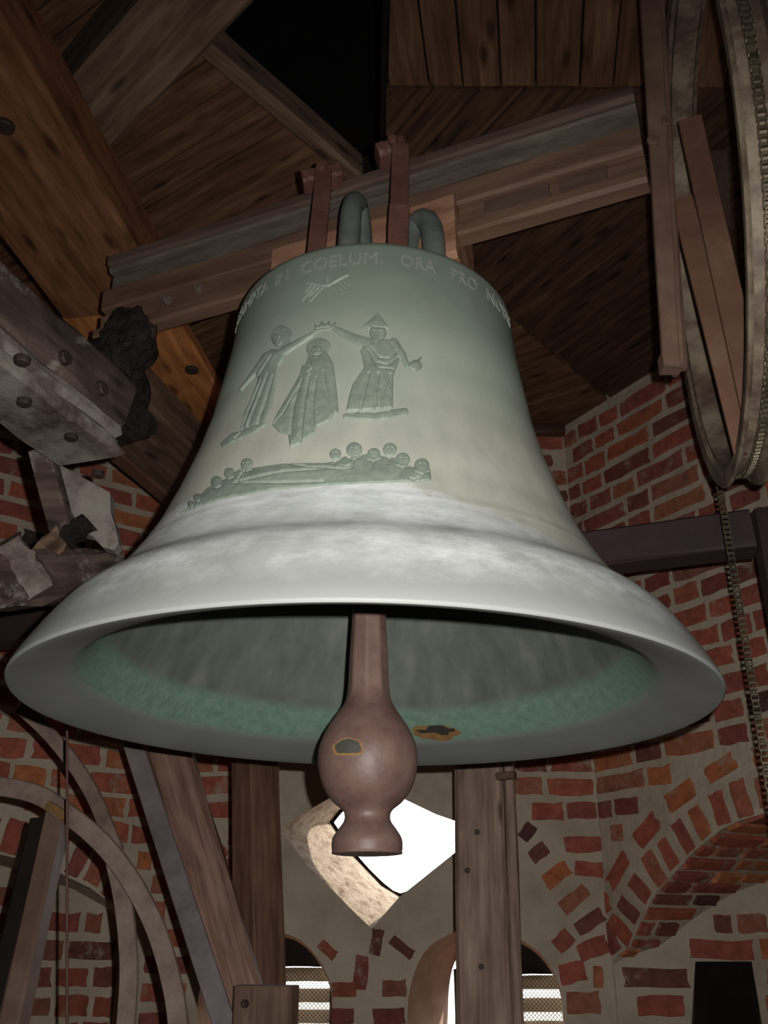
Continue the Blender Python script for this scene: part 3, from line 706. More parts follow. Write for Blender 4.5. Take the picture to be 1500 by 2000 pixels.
relief('relief_figure', [(A(d_ell, (548, 487), 58, 62, -20), h1), (A(d_ell, (532, 505), 30, 36), h3),
    (A(d_poly, [(490, 550), (560, 555), (565, 590), (535, 640), (518, 720), (498, 850), (462, 945), (325, 985), (352, 890), (385, 810), (420, 720), (405, 660), (440, 600)]), h2),
    (A(d_path, [(540, 575), (640, 515), (705, 478), (735, 455)], [22, 18, 12, 8]), h3), (A(d_path, [(470, 590), (410, 670), (330, 770)], [22, 16, 7]), h3),
    (A(d_path, [(240, 1058), (290, 1020), (340, 1005), (400, 975), (450, 950)], [18, 24, 20, 22, 14]), h1)],
    [(A(d_path, [(480, 690), (440, 800), (375, 965)], [5, 7, 8]), .002), (A(d_path, [(505, 700), (470, 830), (425, 955)], [5, 7, 7]), .002), (A(d_path, [(445, 720), (400, 830), (345, 970)], [5, 7, 7]), .002),
     (A(d_path, [(500, 590), (470, 640), (430, 700)], 5), .0016), (A(d_ell, (522, 500), 5, 4), .002), (A(d_ell, (543, 498), 5, 4), .002), (A(d_path, [(300, 1030), (330, 1000)], 4), .0018)],
    (200, 400, 770, 1090), label='left relief figure with round halo raising one arm')
relief('relief_figure', [(A(d_ell, (742, 545), 66, 52, -10), h1), (A(d_ell, (738, 572), 32, 40), h3),
    (A(d_poly, [(695, 560), (670, 640), (600, 765), (520, 900), (494, 955), (535, 995), (582, 1010), (590, 1078), (640, 1060), (720, 1000), (735, 965), (800, 935), (832, 895), (850, 900), (842, 790), (822, 630), (785, 565)]), h2),
    (A(d_poly, [(655, 640), (700, 640), (740, 670), (765, 670), (735, 700), (740, 800), (725, 985), (640, 1055), (595, 1060), (600, 900), (630, 740)]), h3), (A(d_path, [(690, 640), (730, 655), (760, 625)], [14, 18, 12]), .0072)],
    [(A(d_path, [(660, 720), (615, 850), (598, 1010)], [5, 8, 9]), .0024), (A(d_path, [(700, 700), (670, 850), (650, 1040)], [5, 8, 8]), .0024), (A(d_path, [(735, 710), (715, 860), (715, 985)], [5, 6, 6]), .0022), (A(d_path, [(640, 760), (560, 900), (510, 955)], 5), .002),
     (A(d_path, [(770, 680), (790, 800), (820, 890)], 6), .002), (A(d_path, [(690, 600), (715, 660), (690, 690)], 4), .002), (A(d_ell, (727, 566), 5, 4), .002), (A(d_ell, (750, 566), 5, 4), .002), (A(d_path, [(728, 590), (750, 590)], 3), .002)],
    (470, 470, 880, 1100), label='middle relief figure in a long spread cloak with halo')
relief('relief_figure', [(A(d_poly, [(968, 435), (1058, 358), (1128, 452), (1095, 440), (1010, 448)]), h2), (A(d_ell, (1058, 465), 44, 48), h3), (A(d_path, [(1050, 490), (1040, 540)], [28, 10]), h3),
    (A(d_poly, [(1000, 500), (1140, 500), (1185, 590), (1160, 640), (1140, 700), (1137, 868), (888, 885), (905, 800), (925, 735), (985, 650), (965, 560)]), h2),
    (A(d_path, [(1005, 520), (940, 500), (870, 465), (815, 435)], [28, 26, 20, 12]), h3), (A(d_path, [(1140, 520), (1185, 580), (1215, 645)], [28, 22, 13]), h3), (A(d_ell, (1258, 640), 34, 30), h3), (A(d_path, [(1270, 615), (1285, 598)], 6), h2),
    (A(d_path, [(885, 908), (960, 905), (1040, 912), (1110, 900), (1200, 885)], [14, 22, 20, 24, 22]), h1)],
    [(A(d_path, [(1005, 560), (1050, 630), (1110, 645), (1165, 600)], 5), .0024), (A(d_path, [(1020, 550), (1065, 605), (1120, 610), (1160, 565)], 4), .002), (A(d_path, [(1020, 600), (1060, 660), (1140, 665)], 4), .002),
     (A(d_path, [(1010, 690), (985, 790), (965, 880)], 7), .0024), (A(d_path, [(1060, 690), (1045, 790), (1040, 880)], 7), .0024), (A(d_path, [(1120, 690), (1085, 790), (1080, 880)], 6), .0024), (A(d_path, [(1035, 440), (1100, 445)], 4), .002),
     (A(d_ell, (1042, 468), 5, 4), .002), (A(d_ell, (1070, 468), 5, 4), .002), (A(d_path, [(900, 895), (1130, 880)], 4), .002)],
    (800, 340, 1320, 960), label='right relief figure with pointed headdress holding an orb')
relief('relief_crown', [(A(d_poly, [(722, 462), (722, 418), (742, 432), (760, 400), (776, 425), (797, 400), (808, 428), (832, 404), (838, 445), (790, 452)]), h2)], [(A(d_path, [(728, 450), (790, 440), (832, 436)], 4), .002)], (700, 380, 860, 480))
relief('relief_dove', [(A(d_path, [(790, 160), (788, 190), (784, 212)], [8, 13, 9]), h3), (A(d_path, [(782, 212), (735, 206), (684, 200)], [9, 8, 5]), h2), (A(d_path, [(792, 212), (835, 190), (900, 155)], [9, 8, 5]), h2)] +
    [(A(d_path, [a, b], [6, 4]), h1) for a, b in [((765, 222), (695, 298)), ((742, 222), (690, 272)), ((722, 215), (655, 295)), ((700, 212), (672, 250)), ((815, 212), (870, 258)), ((838, 205), (885, 250)), ((855, 195), (908, 245)), ((872, 185), (905, 212))]], [], (620, 130, 940, 320))
heads = [(832, 1112, 34), (932, 1088, 46), (1036, 1112, 38), (1122, 1086, 40), (1190, 1140, 42), (1292, 1172, 44), (362, 1165, 36), (268, 1212, 32), (200, 1258, 34), (98, 1342, 24), (64, 1375, 20), (885, 1150, 30), (1250, 1215, 30)]
relief('relief_crowd', [(A(d_ell, (x, y), r * .92, r * .9), .0042) for x, y, r in heads] +
    [(A(d_poly, [(0, 1425), (60, 1385), (150, 1290), (230, 1250), (330, 1185), (400, 1185), (560, 1160), (780, 1158), (860, 1140), (1000, 1110), (1150, 1130), (1240, 1180), (1335, 1190), (1345, 1252), (800, 1276), (500, 1302), (240, 1348)]), h1),
     (A(d_poly, [(405, 1185), (560, 1162), (780, 1160), (905, 1190), (770, 1262), (310, 1262)]), h2)],
    [(A(d_path, [(310, 1262), (560, 1215), (905, 1190)], 5), .002), (A(d_path, [(560, 1162), (700, 1190), (905, 1190)], 4), .0018), (A(d_path, [(300, 1270), (540, 1268), (770, 1262)], 5), .002), (A(d_path, [(350, 1200), (320, 1250)], 5), .002)] +
    [(A(d_path, [(x - r * .8, y + r * .9), (x, y + r * 1.15), (x + r * .8, y + r * .8)], 4), .0022) for x, y, r in heads] + [(A(d_path, [(x, y + r * 1.2), (x - 12, y + r * 2.2)], 4), .002) for x, y, r in heads[:6]] +
    [(A(d_ell, (x - r * .25, y), 5, 4), .0016) for x, y, r in heads[:7]] + [(A(d_ell, (x + r * .25, y), 5, 4), .0016) for x, y, r in heads[:7]],
    (-20, 1020, 1370, 1440), label='low relief crowd gathered round an open tomb')
# --- inscription round the shoulder
def word(txt, th0, th1, z0=.700, hgt=.026):
    cu = bpy.data.curves.new('t', 'FONT'); cu.body = txt; cu.size = 1; cu.extrude = .0; cu.resolution_u = 3
    to = bpy.data.objects.new('t', cu); COL.objects.link(to); bpy.context.view_layer.update()
    me = bpy.data.meshes.new_from_object(to.evaluated_get(bpy.context.evaluated_depsgraph_get())); COL.objects.unlink(to); bpy.data.objects.remove(to)
    bm = bmesh.new(); bm.from_mesh(me); bpy.data.meshes.remove(me)
    bmesh.ops.triangulate(bm, faces=bm.faces); 
    xs = [v.co.x for v in bm.verts]; x0, x1 = min(xs), max(xs)
    ext = bmesh.ops.extrude_face_region(bm, geom=bm.faces[:]); up = {v for v in ext['geom'] if isinstance(v, bmesh.types.BMVert)}
    for v in bm.verts:
        th = math.radians(-90 + th0 + (th1 - th0) * (v.co.x - x0) / (x1 - x0)); z = z0 + v.co.y * hgt / .70
        r = float(rad(z)) + (.0015 if v in up else -.0006); v.co = (r * math.cos(th), r * math.sin(th), z)
    return bm
ins = bell_child('inscription', mesh('inscription', [], []), None, False) if False else None
def islands(bm):
    left = set(bm.verts); out = []
    while left:
        st = [left.pop()]; comp = set(st)
        while st:
            v = st.pop()
            for e in v.link_edges:
                o_ = e.other_vert(v)
                if o_ in left: left.discard(o_); comp.add(o_); st.append(o_)
        out.append(comp)
    return out
for tx, a, b in [('ASSUMPTA', -76, -43.5), ('IN', -39.5, -33.5), ('COELUM,', -27.5, 3.5), ('ORA', 10, 23.5), ('PRO', 30, 43), ('NOBIS', 49, 71)]:
    q = word(tx, a, b)
    for comp in islands(q):
        ix = {v: i for i, v in enumerate(comp)}
        fs_ = [tuple(ix[v] for v in f.verts) for f in q.faces if f.verts[0] in ix]
        bmx = bmesh.new(); bmx.from_mesh(mesh('letter', [v.co.copy() for v in ix], fs_)); bell_child('letter', frombm('letter', bmx), M['b_let'], False)
    q.free()
# --- strike scar on the inside of the lip
def bell_patch(name, px, py, rx, ry, m, lift, rp=None):
    c = None; best = 1e9
    for i, p in enumerate(ip):
        pass
    vs = []; fs = []
    Pn = np.array([(p.x, p.y) for p in ip]); th = np.linspace(math.pi * .15, math.pi * .75, 500)
    G = np.stack([Pn[:, None, 0] * np.cos(th), Pn[:, None, 0] * np.sin(th), Pn[:, None, 1] + 0 * th, np.ones((len(Pn), len(th)))], -1); PP = pix((G @ BMn.T)[..., :3])
    NN = 20; pts = [(px, py)] + [(px + rx * math.cos(6.2832 * k / NN) * (1 + .14 * math.sin(k * 2.3)), py + ry * math.sin(6.2832 * k / NN) * (1 + .2 * math.cos(k * 1.7))) for k in range(NN)]
    for q in pts:
        d = np.hypot(PP[..., 0] - q[0], PP[..., 1] - q[1]); i, j = np.unravel_index(d.argmin(), d.shape); g = G[i, j, :3]
        t = np.array([g[0], g[1], 0]); t = t / np.linalg.norm(t); vs.append(Vector(g) - Vector(t) * lift - Vector((0, 0, lift * .6)))
    fs = [(0, k + 1, (k + 1) % NN + 1) for k in range(NN)]
    return bell_child(name, mesh(name, vs, fs), m, False)
M['rust'] = plain('orange_rust', [(.3, (.15, .075, .03)), (.7, (.27, .15, .06))], 40, .9, bs=.6, spec=.1)
M['scar'] = plain('polished_scar', [(.3, (.03, .026, .02)), (.7, (.06, .055, .045))], 20, .45, .3)
bell_patch('strike_scar', 852, 1430, 48, 15, M['rust'], .0012)['label'] = 'orange rust patch where the clapper strikes'
bell_patch('strike_scar', 852, 1426, 38, 8, M['scar'], .0022)['label'] = 'dark worn spot inside the rust patch'
# --- canons on the crown
M['canon'] = plain('dark_bronze_canon', [(.3, (.075, .09, .08)), (.55, (.125, .14, .125)), (.8, (.19, .205, .18))], 14, .5, spec=.5)
def canon(dx, dy, zt, r=.021):
    L = math.hypot(dx, dy); ux, uy = dx / L, dy / L; z0 = .755
    pts = [Vector((ux * (L + .012), uy * (L + .012), z0)), Vector((ux * (L + .018), uy * (L + .018), z0 + (zt - z0) * .5)), Vector((ux * (L + .008), uy * (L + .008), z0 + (zt - z0) * .85)), Vector((ux * (L - .025), uy * (L - .025), zt - .004)),
           Vector((ux * (L - .048), uy * (L - .048), z0 + (zt - z0) * .75)), Vector((ux * (L - .056), uy * (L - .056), z0 + (zt - z0) * .3)), Vector((ux * (L - .058), uy * (L - .058), z0))]
    o = tube('canon', pts, [r * 1.15, r, r * .95, r * .9, r * .95, r, r * 1.1], None, None, 12, squash=1.15, fac=(-uy, ux, 0))
    o.data.materials.append(M['canon']); o.parent = bell; o.matrix_parent_inverse = Matrix.Identity(4); return o
canon(-.043, -.125, .985); canon(.100, -.100, .965); canon(-.150, -.045, .86); canon(.05, .13, .93); canon(-.09, .12, .93)
# ================================================================ clapper
CLX, CLY = -.026, 1.515
def at_axis(py): # height on the clapper axis for a picture row
    return atY(715, py, CLY).z - CZ
cl = empty('clapper', V(CLX, CLY, at_axis(1665)), 'rusty brown iron clapper with round ball and flared foot inside the bell', 'clapper')
prof = [(0, at_axis(1669)), (.050, at_axis(1669)), (.0545, at_axis(1662)), (.0545, at_axis(1640)), (.047, at_axis(1622)), (.038, at_axis(1606)), (.036, at_axis(1594)), (.040, at_axis(1582)), (.056, at_axis(1565)), (.070, at_axis(1540)), (.078, at_axis(1510)), (.0805, at_axis(1480)), (.077, at_axis(1452)), (.066, at_axis(1422)), (.051, at_axis(1395)), (.040, at_axis(1375)), (.0345, at_axis(1355)), (.0325, at_axis(1330)), (.031, at_axis(1280)), (.028, at_axis(1200)), (.027, at_axis(1130)), (.026, .9), (.026, 1.03), (.016, 1.045), (.016, 1.066), (.0, 1.067)]
pc = catmull([Vector((r, z, 0)) for r, z in prof], 4)
base_z = at_axis(1665)
vs, fs = [], []; sg = 48
for i, p in enumerate(pc):
    sq = max(0, min(1, (p.y - at_axis(1390)) / (at_axis(1345) - at_axis(1390))))      # the shank is forged to a flattened octagon
    for j in range(sg):
        a = 2 * math.pi * j / sg; a8 = (a + math.pi / 8) % (math.pi / 4) - math.pi / 8; k = 1 + sq * (1 / math.cos(a8) - 1.04)
        vs.append((max(p.x, 0.0005) * k * math.cos(a + .3), max(p.x, .0005) * k * math.sin(a + .3), p.y - base_z))
for i in range(len(pc) - 1):
    for j in range(sg): a, c = i * sg + j, i * sg + (j + 1) % sg; fs.append((a, c, c + sg, a + sg))
M['clap'] = plain('rusty_clapper_iron', [(.3, (.115, .062, .05)), (.5, (.155, .09, .074)), (.75, (.20, .125, .10))], 22, .5, 0, .35, .002, spec=.5)
link('clapper_body', mesh('clapper_body', vs, fs), M['clap'], cl, True, Matrix.Translation(cl.location))
def ball_mark(name, px, py, rx, ry, m, lift, flat=False):
    c = V(CLX, CLY, at_axis(1482)); R = .0806 + lift; NN = 18; vs = []
    e = Vector((0, 0, CZ))
    for k in range(-1, NN):
        qx, qy = (px, py) if k < 0 else (px + rx * math.cos(6.2832 * k / NN) * (1 + .07 * math.sin(k * 2.1)), py + max(-1, min(.55 if flat else 1, math.sin(6.2832 * k / NN))) * ry)
        d = ray(qx, qy).normalized(); oc = e - c; b = oc.dot(d); disc = b * b - oc.dot(oc) + R * R; vs.append(e + d * (-b - math.sqrt(max(0, disc))))
    o0 = c.copy(); return link(name, mesh(name, [v - o0 for v in vs], [(0, k + 1, (k + 1) % NN + 1) for k in range(NN)]), m, cl, M=Matrix.Translation(o0))
M['rust2'] = plain('ochre_rust_rim', [(.3, (.20, .105, .04)), (.7, (.36, .20, .07))], 50, .9, bs=.5, spec=.1)
M['scar2'] = plain('bare_strike_face', [(.3, (.05, .048, .038)), (.7, (.10, .098, .08))], 14, .4, .2)
ball_mark('strike_rim', 680, 1463, 30, 22, M['rust2'], .0006, True)['label'] = 'ochre rust ring around the strike spot'
ball_mark('strike_spot', 680, 1461, 26, 18, M['scar2'], .0016, True)['label'] = 'dark bare spot worn by striking'
# ================================================================ headstock
ah = Vector((.918, -.397, 0)).normalized(); nh = Vector((-.397, -.918, 0)).normalized()   # along, and towards the viewer
H0 = V(-.03, 1.50, 0)
def hp(t, u, z): return H0 + ah * t + nh * u + Vector((0, 0, z))
hs = empty('headstock', hp(0, -.05, 1.23), 'long rust-brown steel headstock carrying the bell, running across above its crown', 'headstock')
def hbox(name, t0, t1, u0, u1, z0, z1, m, **k):
    return timber(name, hp(t0, u0, z0), hp(t1, u0, z0), -nh, u0 - u1, (0, 0, 1), z1 - z0, m, hs, **k)
M['hs_top'] = plain('grey_brown_rail', [(.3, (.070, .040, .031)), (.55, (.112, .070, .054)), (.8, (.15, .105, .082))], 9, .7, 0, .3, vs=(.5, 2, 2), spec=.2)
M['hs_fillet'] = plain('lichened_fillet', [(.3, (0.077, 0.056, 0.045)), (.55, (0.131, 0.106, 0.084)), (.8, (0.194, 0.181, 0.140))], 14, .8, vs=(.6, 2, 2), spec=.2)
M['hs_low'] = plain('tan_brown_rail', [(.3, (0.091, 0.049, 0.034)), (.55, (0.150, 0.086, 0.056)), (.8, (0.215, 0.130, 0.086))], 7, .62, 0, .2, vs=(.5, 2, 3), spec=.3)
TA, TB = -.70, .555
hbox('top_rail', TA + .02, TB, 0.012, -.085, 1.437, 1.470, M['hs_top'])
hbox('fillet', TA + .02, TB, 0.004, -.080, 1.424, 1.438, M['hs_fillet'], bev=.004)
hbox('web', TA + .02, TB, -.014, -.070, 1.376, 1.425, M['hs_fillet'])
hbox('middle_rail', TA + .01, TB, .002, -.075, 1.318, 1.377, M['hs_low'])
hbox('lower_web', TA, TB, -.016, -.066, 1.268, 1.319, M['hs_low'])
hbox('bottom_flange', TA, TB, .004, -.040, 1.240, 1.269, M['hs_low'])
for t0, t1 in ((.245, .375), (.395, .485)): hbox('cover_plate', t0, t1, -.008, -.017, 1.275, 1.314, M['hs_top'], bev=.002, jit=.0005)
hbox('saddle_block', -.225, .190, .012, -.10, 1.182, 1.345, M['saddle'], bev=.012)
hbox('saddle_block', -.225, .155, .046, -.05, 1.133, 1.184, M['dark'], bev=.004) if False else None
def strap(pxs, uf, clipbox):
    pts = [atY(x, y, Y) for x, y, Y in pxs]
    return flatbar('hanger_strap', pts, .036, .012, (0, -1, -.55), M['red_iron'], hs, k=4)
strap([(632, 330, 1.47), (628, 390, 1.45), (622, 450, 1.43), (616, 505, 1.42)], 0, None)
strap([(782, 285, 1.40), (781, 350, 1.385), (779, 420, 1.37), (777, 500, 1.37)], 0, None)
b1 = flatbar('strap_foot', [atY(780, 405, 1.362), atY(778, 440, 1.36), atY(777, 490, 1.358)], .04, .016, (0, -1, -.5), M['red_iron'], hs, k=3)
for (x0, y0, x1, y1, Y) in ((592, 322, 668, 352, 1.47), (742, 278, 796, 300, 1.405)):
    pa, pb = atY(x0, y1, Y), atY(x1, y1 - 14, Y)
    timber('strap_clip', pa, pb, (0, 1, 0), .05, (0, 0, 1), .035, M['red_iron'], hs)
    bolt('bolt', (pa + pb) / 2 + Vector((0, -.002, .018)), (-.3, -1, -.1), .011, .016, M['red_iron'], hs)
for px_, py_ in ((328, 588), (390, 565)): bolt('bolt', onP(px_, py_, hp(0, -.016, 1.29), nh), nh, .012, .012, M['hs_fillet'], hs)
# bearing at the left end
tb = empty('bearing_block', hp(-.63, 0, 1.02), 'black greasy bearing block under the left end of the headstock', 'bearing')
def lump(name, c, rx, ry, rz, m, parent, amp=.25, fr=3.0, seed=0.0):
    bm = bmesh.new(); bmesh.ops.create_icosphere(bm, subdivisions=4, radius=1)
    for v in bm.verts:
        k = 1 + amp * mnoise.fractal(v.co * fr * .5 + Vector((seed, 0, 0)), 1.0, 2.0, 4) ; q = v.co * k
        v.co = ah * (q.x * rx) + nh * (q.y * ry) + Vector((0, 0, q.z * rz))
    return link(name, frombm(name, bm), m, parent, M=Matrix.Translation(c))
lump('housing', hp(-.66, -.03, 1.135), .085, .085, .115, M['soot'], tb, .30, 3.0)
lump('grease_collar', hp(-.585, .01, 1.20), .06, .055, .075, M['soot'], tb, .34, 3.4, 5.0)
timber('plate', hp(-.73, .03, .995), hp(-.56, .03, .995), -nh, .12, (0, 0, 1), .05, M['soot'], tb, bev=.012, jit=.006)
for t in (-.67, -.58): bolt('bolt', hp(t, .03, 1.06), nh, .014, .02, M['bolt'], tb)
# ================================================================ bell wheel, chain and its arm at the right
wa = math.radians(13.56); wd_ = Vector((math.sin(wa), math.cos(wa), 0)); wx = Vector((math.cos(wa), -math.sin(wa), 0))   # in-plane and axle directions
WC = V(.6574, 1.4321, 1.2634); WR_ = .4995
wheel = empty('chain_wheel', WC, 'large worn steel bell wheel seen edge-on at the right edge, chain in its groove', 'wheel')
def wpt(a, r, x=0): return WC + wd_ * (r * math.cos(a)) + Vector((0, 0, r * math.sin(a))) + wx * x
def wring(name, prof, m):
    vs, fs = [], []; sg = 120; n = len(prof)
    for j in range(sg):
        for r, x in prof: vs.append(wpt(2 * math.pi * j / sg, r, x) - WC)
    for j in range(sg):
        for k in range(n): a, c = j * n + k, j * n + (k + 1) % n; e = ((j + 1) % sg) * n; fs.append((a, c, e + (k + 1) % n, e + k))
    bm = bmesh.new(); bm.from_mesh(mesh(name, vs, fs)); return link(name, frombm(name, bm), m, wheel, False, Matrix.Translation(WC))
hw = .032
R0 = WR_
wring('rim', [(R0 - .030, -hw * .72), (R0 - .012, -hw * .8), (R0 - .010, -.012), (R0 - .010, .012), (R0 - .012, hw * .8), (R0 - .030, hw * .72), (R0 - .034, hw * .3), (R0 - .034, -hw * .3)], M['rim'])
for s_ in (-1, 1):
    wring('flange', [(R0 - .014, s_ * hw * .78), (R0 + .012, s_ * hw * .86), (R0 + .016, s_ * hw), (R0 + .010, s_ * hw * 1.12), (R0 - .020, s_ * hw * 1.05), (R0 - .026, s_ * hw * .8)], M['rim'])
def wflat(name, a, b, wd, th, m, fac=None): return flatbar(name, [a, b], wd, th, fac or (-.4, -1, -.4), m, wheel, k=1)
wflat('spoke', atY(1348, 235, 1.40), atY(1474, 800, 1.42), .048, .018, M['spoke'])
wflat('spoke', atY(1332, 390, 1.46), atY(1458, 885, 1.46), .044, .018, M['spoke'])
arm = empty('wheel_arm', atY(1312, 700, 1.38), 'tall red-brown steel arm hanging beside the wheel across the right end of the headstock', 'arm')
a0, a1 = atY(1242, -160, 1.235), atY(1296, 716, 1.36)
timber('web', a0, a1, (1, 0, 0), .043, (0, 1, 0), .016, M['brown_iron'], arm, jit=.0006, bev=.003)
ae = (a1 - a0).normalized()
timber('flange', a0 + Vector((.040, -.006, 0)), a1 + Vector((.027, -.006, 0)), (1, 0, 0), .010, (0, 1, 0), .05, M['brown_iron'], arm, jit=.0006, bev=.003)
polyprism('end_lug', [a1 + Vector((0, -.003, .0)), a1 + Vector((.034, -.003, 0)), a1 + Vector((.034, -.003, .03)), a1 + Vector((0, -.003, .03))], (0, .03, 0), M['brown_iron'], arm)
for px_, py_ in ((1302, 238), (1275, 275)): bolt('bolt', onP(px_, py_, a0.lerp(a1, .5) , Vector((0, -1, .0))), (0, -1, 0), .012, .006, M['brown_iron'], arm, 10)
tag(timber('grey_upright_board', atY(1372, 440, 2.12), atY(1356, 120, 2.0), (1, 0, 0), .09, (0, 1, 0), .03, M['hs_top']), 'narrow dusky board standing in the shadow between the arm and the wheel', 'board')
# chain: links in the groove, then hanging straight down from the far side
def link_mesh(wide):
    bm = bmesh.new(); p = .0127; hw2 = .0046 if wide else .0034
    for s_ in (-1, 1):
        out = [(-p * .5 - .004 * math.cos(a), .0042 * math.sin(a)) for a in np.linspace(-math.pi / 2, math.pi / 2, 4)][::1] + [(p * .5 + .004 * math.cos(a), .0042 * math.sin(a)) for a in np.linspace(math.pi / 2, -math.pi / 2, 4)]
        A_ = [bm.verts.new((x, s_ * hw2, z)) for x, z in out]; B_ = [bm.verts.new((x, s_ * (hw2 + .0011), z)) for x, z in out]
        bm.faces.new(A_); bm.faces.new(B_[::-1])
        for i in range(8): bm.faces.new((A_[i], A_[(i + 1) % 8], B_[(i + 1) % 8], B_[i]))
    A_ = [bm.verts.new((.0042 * math.cos(a) + p * .5, -hw2, .0042 * math.sin(a))) for a in np.linspace(0, 2 * math.pi, 7)[:-1]]
    B_ = [bm.verts.new((.0042 * math.cos(a) + p * .5, hw2, .0042 * math.sin(a))) for a in np.linspace(0, 2 * math.pi, 7)[:-1]]
    for i in range(6): bm.faces.new((A_[i], A_[(i + 1) % 6], B_[(i + 1) % 6], B_[i]))
    me = frombm('link', bm); me.materials.append(M['chain']); return me
LM = [link_mesh(True), link_mesh(False)]
ch = empty('drive_chain', wpt(0, R0 - .002), 'oily steel roller chain lying in the wheel groove and hanging down the right wall', 'chain')
path = []; pch = .0127; rr = R0 - .0055; da = pch / rr
ang = math.radians(296)
while ang > .012: path.append((wpt(ang, rr), (wpt(ang - .01, rr) - wpt(ang, rr)).normalized())); ang -= da
zt_ = WC.z
q0 = wpt(0, rr)
for k in range(92): path.append((Vector((q0.x, q0.y, zt_ - k * pch)), Vector((0, 0, -1))))
for k, (p, tg) in enumerate(path):
    x = tg; y = wx.copy(); y = (y - x * y.dot(x)).normalized(); z = x.cross(y)
    if k >= 0:
        o = bpy.data.objects.new('link', LM[k % 2]); COL.objects.link(o); sc = 1.35
        o.matrix_basis = mat4(x, y * sc, z * sc, p); adopt(o, ch)
# ================================================================ timbers and steel of the bell frame
UP = Vector((0, 0, 1))
def Pz(px, py, z): return atZ(px, py, z)
# orange tie timber, upper left
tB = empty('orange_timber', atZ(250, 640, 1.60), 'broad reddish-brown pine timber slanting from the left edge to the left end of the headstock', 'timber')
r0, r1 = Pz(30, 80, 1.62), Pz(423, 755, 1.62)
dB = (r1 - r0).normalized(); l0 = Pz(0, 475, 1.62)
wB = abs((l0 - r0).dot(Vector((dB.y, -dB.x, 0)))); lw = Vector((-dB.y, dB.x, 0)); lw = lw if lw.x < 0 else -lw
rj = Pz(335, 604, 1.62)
timber('beam', r0 - dB * .9, rj, lw, wB * .98, UP, .16, M['pine_brown'], tB, bev=.012, n=10)  # upper length in a duller red-brown pine than the board that continues it
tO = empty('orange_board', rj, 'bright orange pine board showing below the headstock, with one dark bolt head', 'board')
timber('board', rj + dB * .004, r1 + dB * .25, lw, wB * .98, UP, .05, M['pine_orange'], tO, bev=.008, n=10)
for px_, py_, q in ((10, 243, tB), (375, 720, tO)): bolt('bolt', Pz(px_, py_, 1.62), (0, 0, -1), .022, .012, M['bolt'], q, 12)
tE = empty('brown_timber', Pz(300, 900, 1.50), 'dull brown timber below the orange one, ending at the bell', 'timber')
e0, e1 = Pz(228, 905, 1.44), Pz(345, 1003, 1.44)
dE = (e1 - e0).normalized()
timber('beam', e0 - dE * .42, e1 + dE * .35, (-lw), .30, UP, .12, M['oak_grey'], tE)
timber('edge_strip', e0 - dE * .42 + Vector((0, 0, -.012)), e1 + dE * .35 + Vector((0, 0, -.012)), (-lw), .06, UP, .03, M['spoke'], tE)
# grey diagonal timber above
g0, g1 = Pz(165, 345, 1.82), Pz(500, 0, 1.82); dA = (g1 - g0).normalized(); lA = Vector((-dA.y, dA.x, 0)); lA = lA if lA.y < 0 else -lA
tag(timber('diagonal_timber', g0 - dA * .25, g1 + dA * .6, lA, .175, UP, .18, M['oak_grey'], bev=.01, n=12), 'weathered grey-brown timber rising diagonally from the orange timber to the top edge', 'timber')
# lime-spattered frame timber at the left
fc = empty('spattered_frame_timber', Pz(234, 891, .85), 'thick frame timber spattered with white droppings at the left, its sawn end beside the bell', 'timber')
c0, c1 = Pz(0, 706, .85), Pz(236, 888, .85); dC = (c1 - c0).normalized(); lC = Vector((-dC.y, dC.x, 0)); lC = lC if lC.x < 0 else -lC
timber('bottom_plank', c0 - dC * .5, c1, lC, .150, UP, .03, M['soiled_light'], fc, bev=.008, jit=.003, n=14, endjit=.012)
timber('side_plank', c0 - dC * .5 + UP * .031, c1 - dC * .01 + UP * .031, lC, .14, UP, .036, M['soiled_light'], fc, bev=.012, jit=.003, n=14, endjit=.01)
timber('beam', c0 - dC * .5 + UP * .070 + lC * .004, c1 + dC * .02 + UP * .070 + lC * .004, lC, .135, UP, .115, M['soiled'], fc, bev=.010, jit=.004, n=14, endjit=.014)
for px_, py_ in ((48, 782), (140, 850), (192, 922), (45, 700)): bolt('bolt', Pz(px_, py_, .85), (0, 0, -1), .013, .010, M['bolt'], fc, 10)
nC = -lC
for px_, py_ in ((122, 700), (195, 760)):
    bolt('bolt', onP(px_, py_, c0 + UP * .1 + lC * .004, nC), nC, .015, .012, M['bolt'], fc, 8)
# struts hanging below it
st = empty('frame_strut', atY(110, 1010, 1.72), 'short dark strut with a pale lime-stained gusset under the spattered frame timber', 'strut')
flatbar('strut', [atY(82, 880, 1.66), atY(100, 950, 1.68), atY(125, 1040, 1.70)], .046, .04, (0, -1, -.3), M['soiled'], st, k=4)
polyprism('gusset', [atY(x, y, 1.70) for x, y in [(112, 905), (215, 962), (216, 1000), (226, 1030), (232, 1062), (222, 1075), (200, 1068), (178, 1045), (158, 1040), (140, 1000), (125, 950)]], (0, .03, 0), M['soiled_light'], st)
timber('knot_block', atY(110, 1040, 1.66), atY(158, 1000, 1.66), (.5, 0, -.8), .04, (0, 1, 0), .03, M['soot'], st, bev=.01, jit=.006)
lo = empty('lower_frame_timber', atY(100, 1170, 1.75), 'blotched lower frame timber at the left edge just above the bell lip', 'timber')
timber('beam', atY(-130, 1200, 1.45), atY(255, 1165, 1.86), UP, .105, (0, 1, 0), .10, M['soiled'], lo, bev=.012, jit=.005, n=10)
timber('side_plank', atY(-130, 1075, 1.41), atY(140, 1175, 1.69), (0, 0, -1), .055, (0, 1, 0), .03, M['soiled'], lo, bev=.012, jit=.005, n=10) if False else None
